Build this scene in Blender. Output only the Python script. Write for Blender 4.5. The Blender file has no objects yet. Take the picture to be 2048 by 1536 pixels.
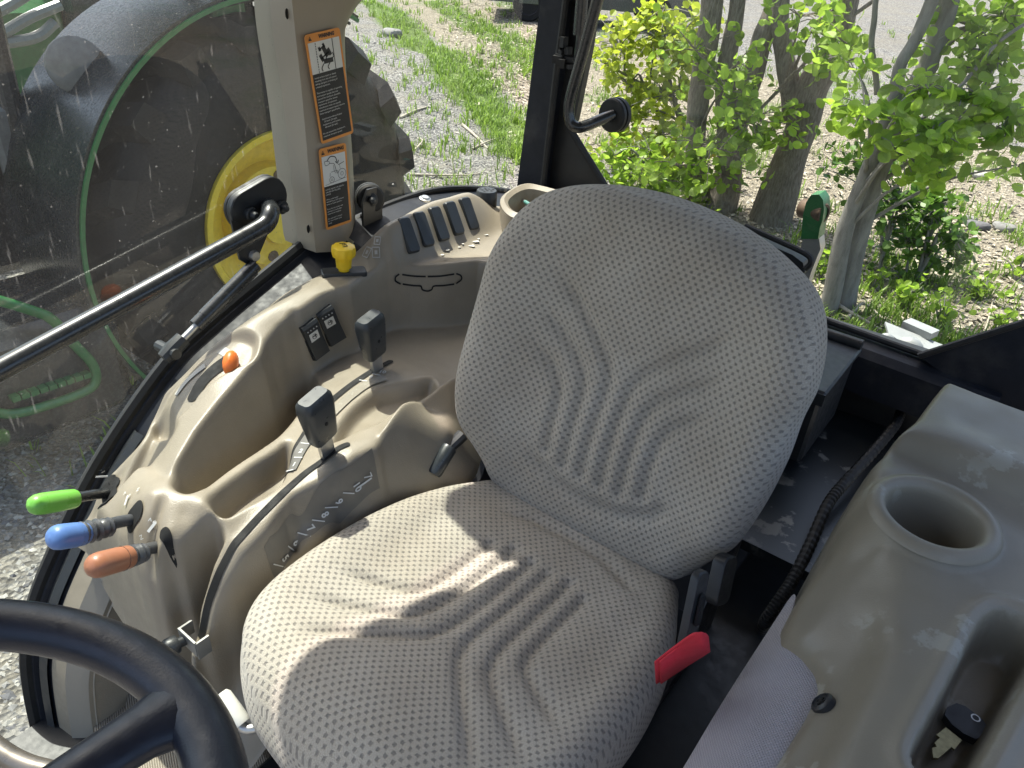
import bpy, math, random
import numpy as np
from mathutils import Vector, Matrix
random.seed(7); rng = np.random.default_rng(7)
SC = bpy.context.scene
COL = SC.collection
# ------------------------------------------------------------------ camera
# tractor axes: x = driver's right, y = forward, z = up, origin on the cab floor under the seat back
F_PX = 1480.0
CAM = np.array([-.419, .796, 1.338])
YAW, PITCH, ROLL = (math.radians(a) for a in (144.9, 31.84, 4.45))
_h = np.array([math.sin(YAW), math.cos(YAW), 0.])
HEAD = _h
DIR = _h*math.cos(PITCH) - np.array([0, 0, math.sin(PITCH)])
_r = np.cross(DIR, [0, 0, 1.]); _r /= np.linalg.norm(_r); _u = np.cross(_r, DIR)
RGT = _r*math.cos(ROLL) + _u*math.sin(ROLL)
UPV = -_r*math.sin(ROLL) + _u*math.cos(ROLL)
cd = bpy.data.cameras.new('camera'); cam = bpy.data.objects.new('camera', cd); COL.objects.link(cam)
cd.sensor_width = 36; cd.lens = F_PX/2048*36; cd.clip_start = .02; cd.clip_end = 600
m = Matrix.Identity(4)
for i in range(3):
    m[i][0] = RGT[i]; m[i][1] = UPV[i]; m[i][2] = -DIR[i]; m[i][3] = CAM[i]
cam.matrix_world = m
SC.camera = cam
# ------------------------------------------------------------------ sky, sun, exposure
SUN = np.array([.47, -.10, 1.0]); SUN /= np.linalg.norm(SUN)
wd = bpy.data.worlds.new('World'); SC.world = wd; wd.use_nodes = True
nt = wd.node_tree; nt.nodes.clear()
sky = nt.nodes.new('ShaderNodeTexSky'); sky.sky_type = 'NISHITA'; sky.sun_disc = False
sky.sun_elevation = math.asin(SUN[2]); sky.sun_rotation = math.atan2(SUN[0], SUN[1])
sky.dust_density = 4.0; sky.ozone_density = .4
bg = nt.nodes.new('ShaderNodeBackground'); bg.inputs['Strength'].default_value = .15
wo = nt.nodes.new('ShaderNodeOutputWorld')
nt.links.new(sky.outputs[0], bg.inputs[0]); nt.links.new(bg.outputs[0], wo.inputs[0])
sl = bpy.data.lights.new('sun', 'SUN'); sl.energy = 4.2; sl.angle = math.radians(.53); sl.color = (1, .95, .87)
so = bpy.data.objects.new('sun', sl); COL.objects.link(so)
so.rotation_euler = Vector(-SUN).to_track_quat('-Z', 'Y').to_euler(); so.location = (5, -2, 12)
SC.view_settings.view_transform = 'Standard'; SC.view_settings.look = 'None'
SC.view_settings.gamma = 1; SC.view_settings.use_curve_mapping = False
SC.view_settings.exposure = 1.18
SC.render.engine = 'CYCLES'
SC.cycles.max_bounces = 8; SC.cycles.diffuse_bounces = 4; SC.cycles.glossy_bounces = 4
SC.cycles.transparent_max_bounces = 12; SC.cycles.transmission_bounces = 6
SC.cycles.caustics_reflective = False; SC.cycles.caustics_refractive = False
# ------------------------------------------------------------------ where things stand
def ray(px, py): return DIR + RGT*((px-1024)/F_PX) - UPV*((py-768)/F_PX)
def onplane(px, py, n, d):
    v = ray(px, py); t = (d-np.dot(n, CAM))/np.dot(n, v); return CAM+v*t
def onx(px, py, v): return onplane(px, py, np.array([1., 0, 0]), v)
def ony(px, py, v): return onplane(px, py, np.array([0, 1., 0]), v)
def onz(px, py, v): return onplane(px, py, np.array([0, 0, 1.]), v)
def project(P):
    P = np.atleast_2d(P)-CAM; z = P@DIR
    return np.stack([1024+F_PX*(P@RGT)/z, 768-F_PX*(P@UPV)/z], -1)
# ------------------------------------------------------------------ mesh helpers
class MB:
    def __init__(s): s.v = []; s.f = []; s.uv = None
    def add(s, V, Fs):
        b = len(s.v); s.v.extend([tuple(float(c) for c in p) for p in V]); s.f.extend([tuple(b+i for i in f) for f in Fs]); return s
    def box(s, c, h, R=None, bev=0.):
        # box with half sizes h; bev chamfers all edges
        c = np.array(c, float); h = np.array(h, float); R = np.eye(3) if R is None else np.array(R, float)
        if bev <= 0:
            V = [c+R@(h*np.array([i, j, k])) for i in (-1, 1) for j in (-1, 1) for k in (-1, 1)]
            return s.add(V, [(0, 1, 3, 2), (4, 6, 7, 5), (0, 4, 5, 1), (2, 3, 7, 6), (0, 2, 6, 4), (1, 5, 7, 3)])
        V = []; idx = {}
        for i in (-1, 1):
            for j in (-1, 1):
                for k in (-1, 1):
                    for ax in range(3):
                        p = h*np.array([i, j, k])
                        for a in range(3):
                            if a != ax: p[a] -= bev*(i, j, k)[a]
                        idx[(i, j, k, ax)] = len(V); V.append(c+R@p)
        Fs = []
        for ax in range(3):
            for sg in (-1, 1):
                o = [a for a in range(3) if a != ax]; q = []
                for (a, b) in ((-1, -1), (1, -1), (1, 1), (-1, 1)):
                    t = [0, 0, 0]; t[ax] = sg; t[o[0]] = a; t[o[1]] = b; q.append(idx[(t[0], t[1], t[2], ax)])
                Fs.append(tuple(q))
        for ax in range(3):
            o = [a for a in range(3) if a != ax]
            for a in (-1, 1):
                for b in (-1, 1):
                    t0 = [0, 0, 0]; t0[o[0]] = a; t0[o[1]] = b; t1 = list(t0); t0[ax] = -1; t1[ax] = 1
                    Fs.append((idx[(*t0, o[0])], idx[(*t1, o[0])], idx[(*t1, o[1])], idx[(*t0, o[1])]))
        for i in (-1, 1):
            for j in (-1, 1):
                for k in (-1, 1): Fs.append((idx[(i, j, k, 0)], idx[(i, j, k, 1)], idx[(i, j, k, 2)]))
        return s.add(V, Fs)
    def tube(s, P, r, n=12, caps=True):
        P = [np.array(p, float) for p in P]; N = len(P)
        r = [r]*N if np.isscalar(r) else list(r)
        up = None; rings = []
        for i in range(N):
            t = P[min(i+1, N-1)]-P[max(i-1, 0)]; t = t/(np.linalg.norm(t)+1e-12)
            if up is None:
                up = np.array([0, 0, 1.]) if abs(t[2]) < .9 else np.array([1., 0, 0])
            a = up-t*np.dot(up, t); a /= np.linalg.norm(a)+1e-12; up = a; b = np.cross(t, a)
            rings.append([P[i]+r[i]*(a*math.cos(2*math.pi*k/n)+b*math.sin(2*math.pi*k/n)) for k in range(n)])
        V = [p for q in rings for p in q]; Fs = []
        for i in range(N-1):
            for k in range(n): Fs.append((i*n+k, i*n+(k+1) % n, (i+1)*n+(k+1) % n, (i+1)*n+k))
        if caps: Fs.append(tuple(range(n-1, -1, -1))); Fs.append(tuple((N-1)*n+k for k in range(n)))
        return s.add(V, Fs)
    def lathe(s, prof, o, ax, n=24, a0=0, a1=2*math.pi):
        # prof = [(radius, height along axis)]
        o = np.array(o, float); ax = np.array(ax, float); ax /= np.linalg.norm(ax)
        t = np.array([1., 0, 0]) if abs(ax[0]) < .8 else np.array([0, 1., 0])
        a = t-ax*np.dot(t, ax); a /= np.linalg.norm(a); b = np.cross(ax, a)
        full = abs(a1-a0-2*math.pi) < 1e-6; m_ = n if full else n+1
        V = [o+ax*h+r*(a*math.cos(a0+(a1-a0)*k/n)+b*math.sin(a0+(a1-a0)*k/n)) for r, h in prof for k in range(m_)]
        Fs = []
        for i in range(len(prof)-1):
            for k in range(n):
                k2 = (k+1) % m_
                Fs.append((i*m_+k, i*m_+k2, (i+1)*m_+k2, (i+1)*m_+k))
        return s.add(V, Fs)
    def prism(s, poly, n, th):
        # closed 3-D polygon extruded by th along n
        poly = [np.array(p, float) for p in poly]; n = np.array(n, float); n /= np.linalg.norm(n); k = len(poly)
        V = poly+[p+n*th for p in poly]
        Fs = [tuple(range(k-1, -1, -1)), tuple(range(k, 2*k))]+[(i, (i+1) % k, k+(i+1) % k, k+i) for i in range(k)]
        return s.add(V, Fs)
    def strip(s, A, B, closed=False):
        n = len(A); V = list(A)+list(B)
        return s.add(V, [(i, (i+1) % n, n+(i+1) % n, n+i) for i in range(n if closed else n-1)])
    def sphere(s, c, r, nu=12, nv=8, sc=(1, 1, 1)):
        V = []; c = np.array(c, float)
        for i in range(nv+1):
            th = math.pi*i/nv
            for k in range(nu):
                ph = 2*math.pi*k/nu
                V.append(c+r*np.array([math.sin(th)*math.cos(ph)*sc[0], math.sin(th)*math.sin(ph)*sc[1], math.cos(th)*sc[2]]))
        return s.add(V, [(i*nu+k, i*nu+(k+1) % nu, (i+1)*nu+(k+1) % nu, (i+1)*nu+k) for i in range(nv) for k in range(nu)])
    def sweep(s, path, prof, nrm, closed_prof=True):
        # path of 3-D points; prof = [(a,b)] : a along nrm (fixed axis), b along in-plane normal
        path = [np.array(p, float) for p in path]; N = len(path); k = len(prof); nrm = np.array(nrm, float); V = []
        for i in range(N):
            t = path[min(i+1, N-1)]-path[max(i-1, 0)]; t /= np.linalg.norm(t)
            b = np.cross(nrm, t); b /= np.linalg.norm(b)
            V += [path[i]+nrm*p+b*q for p, q in prof]
        Fs = [(i*k+j, i*k+(j+1) % k, (i+1)*k+(j+1) % k, (i+1)*k+j) for i in range(N-1) for j in range(k if closed_prof else k-1)]
        if closed_prof: Fs += [tuple(range(k-1, -1, -1)), tuple((N-1)*k+j for j in range(k))]
        return s.add(V, Fs)
def mesh(name, mb, mat=None, smooth=None, uv=None):
    me = bpy.data.meshes.new(name); me.from_pydata(mb.v, [], mb.f); me.update()
    if mat is not None: me.materials.append(mat)
    if smooth:
        me.polygons.foreach_set('use_smooth', [True]*len(me.polygons))
        if smooth is not True and smooth < 180:
            me.set_sharp_from_angle(angle=math.radians(smooth))
    if uv is not None:
        li = np.empty(len(me.loops), np.int32); me.loops.foreach_get('vertex_index', li)
        l = me.uv_layers.new(name='UVMap'); l.data.foreach_set('uv', np.asarray(uv, np.float32)[li].ravel())
    return me
def put(name, me, parent=None):
    o = bpy.data.objects.new(name, me); COL.objects.link(o)
    if parent is not None: o.parent = parent
    return o
ORIGIN = {}
def obj(name, mb, mat, parent=None, smooth=35, uv=None):
    o = put(name, mesh(name, mb, mat, smooth, uv), parent)
    if parent is not None and parent.name in ORIGIN:       # keep world coordinates under a moved Empty
        o.location = [-c for c in ORIGIN[parent.name]]
    return o
def tag(o, label=None, cat=None, group=None, kind=None):
    if label: o['label'] = label
    if cat: o['category'] = cat
    if group: o['group'] = group
    if kind: o['kind'] = kind
    return o
def thing(name, loc, label, cat, group=None):
    o = bpy.data.objects.new(name, None); COL.objects.link(o); o.empty_display_size = .05
    o.location = [float(c) for c in loc]; ORIGIN[o.name] = [float(c) for c in loc]
    return tag(o, label, cat, group)
def spline(P, n):
    # Catmull-Rom resample to n points
    P = [np.array(p, float) for p in P]; Q = [2*P[0]-P[1]]+P+[2*P[-1]-P[-2]]; out = []
    for k in range(n):
        t = k/(n-1)*(len(P)-1); i = min(int(t), len(P)-2); u = t-i
        a, b, c, d = Q[i:i+4]
        out.append(.5*((2*b)+(c-a)*u+(2*a-5*b+4*c-d)*u*u+(3*b-a-3*c+d)*u**3))
    return out
def rotz(a): return np.array([[math.cos(a), -math.sin(a), 0], [math.sin(a), math.cos(a), 0], [0, 0, 1.]])
def frame(n, up=(0, 0, 1)):
    # columns: right, up, normal for a panel whose outward normal is n
    n = np.array(n, float); n /= np.linalg.norm(n); up = np.array(up, float)
    u = up-n*np.dot(up, n); u /= np.linalg.norm(u); r = np.cross(u, n)
    return np.stack([r, u, n], 1)
def rbox2(w, h, r, k=5):
    # rounded rectangle outline, centred
    P = []
    for cx, cy, a0 in ((w/2-r, h/2-r, 0), (-w/2+r, h/2-r, 90), (-w/2+r, -h/2+r, 180), (w/2-r, -h/2+r, 270)):
        for i in range(k+1):
            a = math.radians(a0+90*i/k); P.append((cx+r*math.cos(a), cy+r*math.sin(a)))
    return P
def rounded_slab(mb, R, c, w, h, r, th, bev=.002, taper=1.):
    # slab with rounded outline in frame R at c, rising th along R's normal with a bevelled face
    c = np.array(c, float); out = rbox2(w, h, r); k = len(out)
    lay = [(1., 0.), (1., th-bev), (None, th)]
    V = []
    for s_, z in lay:
        for a, b in out:
            if s_ is None: q = math.hypot(a, b); a, b = a*(1-bev/max(w, h)*2)*taper, b*(1-bev/max(w, h)*2)*taper
            V.append(c+R@np.array([a, b, z]))
    Fs = [(l*k+i, l*k+(i+1) % k, (l+1)*k+(i+1) % k, (l+1)*k+i) for l in range(2) for i in range(k)]
    Fs += [tuple(2*k+i for i in range(k)), tuple(range(k-1, -1, -1))]
    return mb.add(V, Fs)
# ------------------------------------------------------------------ text as flat print
def text_mesh(body, size, mat, align='CENTER', shear=0, bold=0., width=None):
    c = bpy.data.curves.new('lettering', 'FONT'); c.body = body; c.size = size; c.align_x = align; c.align_y = 'CENTER'
    c.shear = shear; c.offset = bold; c.resolution_u = 2; c.space_line = .82
    o = bpy.data.objects.new('lettering', c); COL.objects.link(o)
    dg = bpy.context.evaluated_depsgraph_get(); me = bpy.data.meshes.new_from_object(o.evaluated_get(dg))
    bpy.data.objects.remove(o); bpy.data.curves.remove(c)
    me.materials.clear(); me.materials.append(mat)
    return me
def lettering(body, size, mat, R, c, parent, name='lettering', lift=.0006, spin=0, sx=1., **kw):
    me = text_mesh(body, size, mat, **kw)
    n = len(me.vertices); co = np.empty(n*3, np.float32); me.vertices.foreach_get('co', co); co = co.reshape(-1, 3)
    ca, sa = math.cos(spin), math.sin(spin); co[:, 0] *= sx
    co = np.stack([co[:, 0]*ca-co[:, 1]*sa, co[:, 0]*sa+co[:, 1]*ca, np.full(n, lift)], 1)
    W = co@np.asarray(R).T+np.asarray(c); me.vertices.foreach_set('co', W.astype(np.float32).ravel()); me.update()
    o = put(name, me, parent)
    if parent is not None:
        p = parent
        while p is not None and p.name not in ORIGIN: p = p.parent
        if p is not None and parent.name in ORIGIN: o.location = [-q for q in ORIGIN[parent.name]]
    return o
# ------------------------------------------------------------------ materials
def N(nt, typ, **kw):
    n = nt.nodes.new(typ)
    for k, v in kw.items():
        if k in n.inputs: n.inputs[k].default_value = v
        else: setattr(n, k, v)
    return n
def math_node(nt, op, a, b=None, c=None):
    n = nt.nodes.new('ShaderNodeMath'); n.operation = op
    for i, x in enumerate((a, b, c)):
        if x is None: continue
        if hasattr(x, 'is_output'): nt.links.new(x, n.inputs[i])
        else: n.inputs[i].default_value = x
    return n.outputs[0]
def newmat(name):
    m_ = bpy.data.materials.new(name); m_.use_nodes = True
    return m_, m_.node_tree, m_.node_tree.nodes['Principled BSDF']
def ramp(nt, fac, stops):
    r = nt.nodes.new('ShaderNodeValToRGB'); e = r.color_ramp.elements
    while len(e) < len(stops): e.new(.5)
    for i, (p, c) in enumerate(stops): e[i].position = p; e[i].color = (*c, 1) if len(c) == 3 else c
    nt.links.new(fac, r.inputs[0]); return r.outputs[0]
def coords(nt, kind='Object'):
    return nt.nodes.new('ShaderNodeTexCoord').outputs[kind]
def noise(nt, co, scale, detail=4, rough=.55):
    n = nt.nodes.new('ShaderNodeTexNoise'); n.inputs['Scale'].default_value = scale; n.inputs['Detail'].default_value = detail
    n.inputs['Roughness'].default_value = rough; nt.links.new(co, n.inputs['Vector']); return n.outputs[0]
def bump(nt, b, h, strength=.3, dist=.001):
    n = nt.nodes.new('ShaderNodeBump'); n.inputs['Strength'].default_value = strength; n.inputs['Distance'].default_value = dist
    nt.links.new(h, n.inputs['Height']); nt.links.new(n.outputs[0], b.inputs['Normal'])
def mixc(nt, fac, a, b):
    n = nt.nodes.new('ShaderNodeMix'); n.data_type = 'RGBA'
    for i, x in ((0, fac), (6, a), (7, b)):
        if hasattr(x, 'is_output'): nt.links.new(x, n.inputs[i])
        else: n.inputs[i].default_value = x if i == 0 else ((*x, 1) if len(x) == 3 else x)
    return n.outputs[2]
def plain(name, col, rough=.5, metal=0., var=.12, vscale=30, grain=None, gs=.25, coat=0., spec=.5, dust=None):
    """base colour with mottling; grain = scale of a fine moulded relief; dust = amount of pale dust in patches"""
    m_, nt, b = newmat(name); co = coords(nt)
    col = np.array(col)
    c = ramp(nt, noise(nt, co, vscale), [(.3, tuple(col*(1-var))), (.7, tuple(np.minimum(col*(1+var), 1)))])
    if dust:
        f = ramp(nt, noise(nt, co, 9, 6, .65), [(.52, (0, 0, 0)), (.75, (dust,)*3)])
        c = mixc(nt, f, c, (.36, .33, .28))
    nt.links.new(c, b.inputs['Base Color'])
    r = ramp(nt, noise(nt, co, vscale*2.3), [(.3, (max(rough-.08, .03),)*3), (.7, (min(rough+.1, 1),)*3)])
    nt.links.new(r, b.inputs['Roughness'])
    b.inputs['Metallic'].default_value = metal; b.inputs['Coat Weight'].default_value = coat
    b.inputs['Specular IOR Level'].default_value = spec
    if grain: bump(nt, b, noise(nt, co, grain, 2), gs, .0006)
    return m_
TAN = (.262, .227, .175)
M = {}
M['tan'] = plain('tan_plastic', TAN, .40, var=.08, vscale=14, grain=480, gs=.7)
M['tan_dark'] = plain('dark_tan_plastic', (.23, .2, .155), .5, var=.06, grain=650)
M['greytan'] = plain('grey_tan_plastic', (.3, .27, .22), .45, var=.05, vscale=10, grain=600)
M['pillar'] = plain('pillar_plastic', (.31, .272, .215), .55, var=.03, vscale=8, grain=900, gs=.2)
M['black'] = plain('black_plastic', (.018, .019, .021), .42, var=.2, grain=500, gs=.2)
M['charcoal'] = plain('charcoal_plastic', (.024, .027, .03), .45, var=.12, grain=700, gs=.2)
M['knob'] = plain('knob_plastic', (.032, .037, .041), .33, var=.1, grain=900, gs=.15)
M['slot'] = plain('slot_shade_black', (.006, .006, .006), .8)  # near-black laid flat to paint the dark inside slots and holes
M['rubber'] = plain('black_rubber', (.013, .013, .013), .6, var=.25)
M['frame'] = plain('navy_black_paint', (.013, .015, .021), .5, var=.2, spec=.3, dust=.10)
M['steel_tube'] = plain('black_gloss_tube', (.022, .024, .026), .27, var=.15, coat=.4)
M['steel'] = plain('zinc_steel', (.5, .5, .49), .38, metal=.9, var=.12)
M['white_plastic'] = plain('off_white_plastic', (.62, .61, .57), .45, var=.06)
M['grey_mark'] = plain('pale_print', (.62, .63, .62), .6, var=.05)
M['dim_mark'] = plain('worn_print', (.42, .41, .38), .6, var=.1)
M['decal_grey'] = plain('grey_scale_decal', (.15, .145, .135), .35, var=.08)
M['decal_orange'] = plain('orange_decal', (.72, .28, .055), .5, var=.08)
M['decal_black'] = plain('black_decal', (.016, .016, .016), .45, var=.2)
M['decal_white'] = plain('white_decal', (.68, .68, .65), .5, var=.04)
M['yellow'] = plain('yellow_plastic', (.82, .55, .02), .35, var=.06)
M['orange'] = plain('orange_plastic', (.75, .17, .025), .4, var=.12)
M['green_knob'] = plain('green_knob_plastic', (.17, .48, .07), .3, var=.04, vscale=15)
M['blue_knob'] = plain('blue_knob_plastic', (.1, .2, .46), .36, var=.07, vscale=40, dust=.3)
M['brown_knob'] = plain('brown_knob_plastic', (.34, .14, .075), .38, var=.08, vscale=40, dust=.2)
M['tape'] = plain('grey_wrap_tape', (.06, .063, .068), .35, var=.3, vscale=90, grain=140, gs=.6)
M['red'] = plain('red_webbing', (.52, .022, .04), .85, var=.1, grain=900, gs=.5)
M['leather'] = plain('navy_leather', (.011, .014, .024), .38, var=.15, grain=420, gs=.3)
# ------------------------------------------------------------------ the cab
fr = thing('cab_frame', (0, 0, 0), 'navy black painted steel frame of the tractor cab with posts and window sills', 'cab frame')
# ---- right door opening: arched sill following the wheel arch (x = .75)
ARC = [onx(*p, .75) for p in ((652,452),(628,474),(604,494),(560,530),(480,596),(410,656),(340,722),(255,838),(180,960),(112,1100),(72,1200),(57,1290),(58,1350),(74,1440),(100,1536),(140,1640))]
arc = spline(ARC, 90)
def strip_at(xa, da, xb, db, path=arc):
    # sheet between two offsets of the arch: x and in-plane offset towards the cab
    A = []; B = []
    for i in range(len(path)):
        t = path[min(i+1, len(path)-1)]-path[max(i-1, 0)]; t /= np.linalg.norm(t); n = np.cross((1., 0, 0), t); n /= np.linalg.norm(n)
        if n[2] > 0: n = -n
        for x, d, L in ((xa, da, A), (xb, db, B)):
            p = path[i]+n*d; p[0] = x; L.append(p)
    return A, B
def sill(name, prof, mat, lo=0, hi=90):
    mb = MB(); P = arc[lo:hi]
    for (xa, da), (xb, db) in zip(prof[:-1], prof[1:]): A, B = strip_at(xa, da, xb, db, P); mb.strip(A, B)
    return obj(name, mb, mat, fr, smooth=40)
sill('door_sill', [(.775, .0), (.765, -.004), (.738, .004), (.735, .014), (.665, .030), (.61, .06), (.59, .2)], M['frame'], 0, 44)
sill('door_sill', [(.775, .0), (.765, -.004), (.738, .004), (.735, .014), (.70, .02)], M['frame'], 43, 90)
sill('seal', [(.760, -.002), (.757, -.012), (.748, -.014), (.742, -.006), (.742, .006)], M['rubber'])
# lower trims of the opening, seen by the steering wheel
sill('trim_strip', [(.735, .012), (.72, .006), (.705, .012)], M['charcoal'], 42)
sill('trim_strip', [(.70, .018), (.66, .024)], M['tan_dark'], 46)
sill('trim_strip', [(.66, .022), (.64, .04), (.625, .055)], M['greytan'], 46)
# side panel below the console, tan, and the floor
mb = MB(); A, B = strip_at(.627, .046, .61, .5, arc[40:]); mb.strip(A, B); obj('side_panel', mb, M['tan'], fr, smooth=40)
# tan lower trim panel in front of the console
# ---- rear posts and sill (y = -.75)
def prism_y(pix, y, th, name, mat, yy=None):
    mb = MB(); mb.prism([ony(a, b, y) for a, b in pix], (0, -1, 0), th); return obj(name, mb, mat, fr)
YR = -.75
mb = MB(); pl = [ony(1035, 375, YR), ony(1060, 190, YR), ony(1088, -30, YR)]
def post(pix, name, mat, r=.0):
    return prism_y(pix, YR+.03, .05, name, mat)
post([(1030,420),(1034,372),(1058,190),(1086,-40),(1123,-330),(1161,-330),(1135,-40),(1118,150),(1095,300),(1082,420)], 'corner_post', M['frame'])
prism_y([(1082,420),(1095,300),(1118,150),(1135,-40),(1161,-330),(1245,-330),(1200,-40),(1178,100),(1150,240),(1140,262),(1212,380),(1225,420)], YR+.005, .02, 'corner_gusset', M['black'])
mb = MB(); mb.tube(spline([ony(1162, -330, YR+.035), ony(1136, -40, YR+.035), ony(1112, 150, YR+.035), ony(1083, 400, YR+.035)], 20), .008, 8); obj('post_seal', mb, M['rubber'], fr)
prism_y([(1840,714),(2060,644),(2200,600),(2200,1000),(1960,800)], YR+.02, .03, 'corner_gusset', M['frame'])
mb = MB(); mb.tube([ony(1143, 262, YR+.01), ony(1213, 376, YR+.01), ony(1240, 415, YR+.01)], .008, 8); obj('window_seal', mb, M['rubber'], fr)
mb = MB(); mb.tube([ony(1838, 712, YR+.025), ony(2060, 641, YR+.025), ony(2200, 596, YR+.025)], .007, 8); obj('window_seal', mb, M['rubber'], fr)
# rear sill
mb = MB(); s0 = np.array([.52, YR, .70]); s1 = ony(1845, 714, YR); s1 = np.array([s1[0]-.15, YR, s1[2]-.008]); s0[2] = s1[2]+.03
for (h0, h1, y0, y1) in ((-.02, 0, .0, .03), (-.075, -.022, .018, .034),):
    pass
def bar(a, b, sec, name, mat):
    mb = MB(); mb.sweep([a, b], sec, (0, 1, 0)); return obj(name, mb, mat, fr, smooth=30)
bar(s0, s1, [(-.02, -.10), (.05, -.10), (.05, -.02), (.035, -.006), (.0, .0), (-.02, .0)], 'rear_sill', M['frame'])
mb = MB(); mb.tube([s0+np.array([0, .0, .008]), s1+np.array([0, 0, .008])], .007, 8); obj('sill_seal', mb, M['rubber'], fr)
# cab roof with its right edge over the console (unseen; that edge is notched to shape the cushion's shadow)
mb = MB(); RZ = 1.62
ro = [(.72,-.86),(.72,-.04),(.70,-.005),(.60,-.02),(.535,-.08),(.556,.0),(.594,.13),(.61,.33),(.60,.75),(.50,1.1),(-.50,1.1),(-.62,.75),(-.62,-.6),(-.5,-.86)]
mb.prism([(a, b, RZ) for a, b in ro], (0, 0, 1), .12); obj('roof', mb, M['pillar'], fr)
for c_, h_ in (((0, -.82, 1.53), (.6, .02, .10)), ((-.63, .1, 1.53), (.02, .9, .10)), ((0, 1.08, 1.53), (.55, .02, .10))):
    mb = MB(); mb.box(c_, h_); obj('roof_shade_header', mb, M['black'], fr)  # unseen headers added to darken the upper backrest
# rear wall under the sill and rear shelf, floor
mb = MB(); mb.box((0, -.78, .3), (.72, .012, .36)); obj('rear_wall', mb, M['black'], fr)
m_, nt, b = newmat('dusty_black_sheet'); co = coords(nt)
f = ramp(nt, noise(nt, co, 16, 7, .62), [(.56, (0, 0, 0)), (.6, (.75,)*3)]); f2 = ramp(nt, noise(nt, co, 5, 3), [(.4, (0, 0, 0)), (.6, (1, 1, 1))])
fm = math_node(nt, 'MULTIPLY', f, f2)
c = mixc(nt, fm, (.013, .016, .018), (.26, .25, .22)); nt.links.new(c, b.inputs['Base Color']); b.inputs['Roughness'].default_value = .35
M['dusty'] = m_
mb = MB(); mb.box((-.05, -.48, .47), (.33, .27, .01)); sh = obj('rear_shelf', mb, M['dusty'], fr)
mb = MB(); mb.box((0, .25, -.012), (.74, .55, .012)); mb.box((0, -.5, -.012), (.74, .24, .012)); obj('floor_plate', mb, M['black'], fr)
mb = MB(); mb.box((-.30, .02, .36), (.09, .36, .01)); obj('side_plate', mb, M['black'], fr)
# ribbed carpet on the floor by the right sill
m_, nt, b = newmat('ribbed_carpet'); co = coords(nt); sp = nt.nodes.new('ShaderNodeSeparateXYZ'); nt.links.new(co, sp.inputs[0])
rb = math_node(nt, 'SINE', math_node(nt, 'MULTIPLY', math_node(nt, 'ADD', sp.outputs[1], math_node(nt, 'MULTIPLY', sp.outputs[0], .45)), 1500.))
c = mixc(nt, math_node(nt, 'MULTIPLY_ADD', rb, .5, .5), (.19, .165, .125), (.34, .30, .24)); nt.links.new(c, b.inputs['Base Color']); b.inputs['Roughness'].default_value = .9
bump(nt, b, math_node(nt, 'ADD', rb, noise(nt, co, 300, 2)), .6, .0015); M['carpet'] = m_
mb = MB()
cp = [onz(*q, .03) for q in ((185,1330),(250,1320),(420,1360),(520,1480),(620,1640),(240,1640),(190,1536))]; mb.prism([p-np.array([0, 0, .02]) for p in cp], (0, 0, 1), .022); obj('floor_carpet', mb, M['carpet'], fr)
mb = MB(); cp = [onz(*q, .053) for q in ((258,1380),(420,1400),(520,1500),(620,1640),(300,1640),(240,1470))]; mb.prism([p-np.array([0, 0, .02]) for p in cp], (0, 0, 1), .022); obj('carpet_edge', mb, M['carpet'], fr)
# dark seat runner beside the bellows
mb = MB(); mb.box((.24, .30, .14), (.02, .28, .03), bev=.008); obj('seat_runner', mb, M['black'], fr)

# ---- tan pillar cover with the warning decals
pc = thing('pillar_cover', onx(650, 500, .70), 'tan plastic pillar cover with two orange warning decals', 'pillar trim')
XP = .715
def pil(px, py, x=XP): return onx(px, py, x)
left = [pil(534,-330,.735), pil(552,-60,.735), pil(560,60,.735), pil(580,200,.735), pil(596,350,.735), pil(607,470,.735), pil(612,498,.735)]
mid1 = [pil(558,-330,.70), pil(578,-60,.70), pil(590,60,.70), pil(605,200,.70), pil(618,350,.70), pil(628,470,.70), pil(632,505,.70)]
mid2 = [pil(745,-330,.70), pil(700,-60,.70), pil(672,60,.70), pil(675,200,.70), pil(686,350,.70), pil(692,470,.70), pil(693,498,.70)]
right = [pil(860,-330,.745), pil(760,-60,.745), pil(703,30,.745), pil(690,90,.745), pil(704,300,.745), pil(710,420,.745), pil(711,480,.745)]
nn = 56; LL, M1, M2, RR = (spline(x, nn) for x in (left, mid1, mid2, right)); M1b = [a+(b-a)*.35 for a, b in zip(LL, M1)]
mb = MB()
back = [np.array([.80, p[1], p[2]]) for p in LL]; backr = [np.array([.80, p[1], p[2]]) for p in RR]
rowsP = [back, LL, M1b, M1]
for k in range(1, 6): rowsP.append([a+(b-a)*k/5+np.array([-.006*math.sin(math.pi*k/5), 0, 0]) for a, b in zip(M1, M2)])
rowsP += [[a+(b-a)*.5+np.array([-.004, 0, 0]) for a, b in zip(M2, RR)], RR, backr]
V = [p for r_ in rowsP for p in r_]; k = len(rowsP)
mb.add(V, [(i*nn+j, (i+1)*nn+j, (i+1)*nn+j+1, i*nn+j+1) for i in range(k-1) for j in range(nn-1)]+[tuple(i*nn+nn-1 for i in range(k))])
obj('cover', mb, M['pillar'], pc, smooth=60)
for (x, y) in ((571, 27), (614, 457)):
    p = pil(x, y, .716); mb = MB(); R = frame((-1, 0, 0)); V = [p+R@np.array([.0055*math.cos(a)*.7, .0085*math.sin(a), .004]) for a in np.linspace(0, 6.283, 14, endpoint=False)]; mb.add(V, [tuple(range(14))]); obj('clip_hole', mb, M['slot'], pc)
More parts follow.
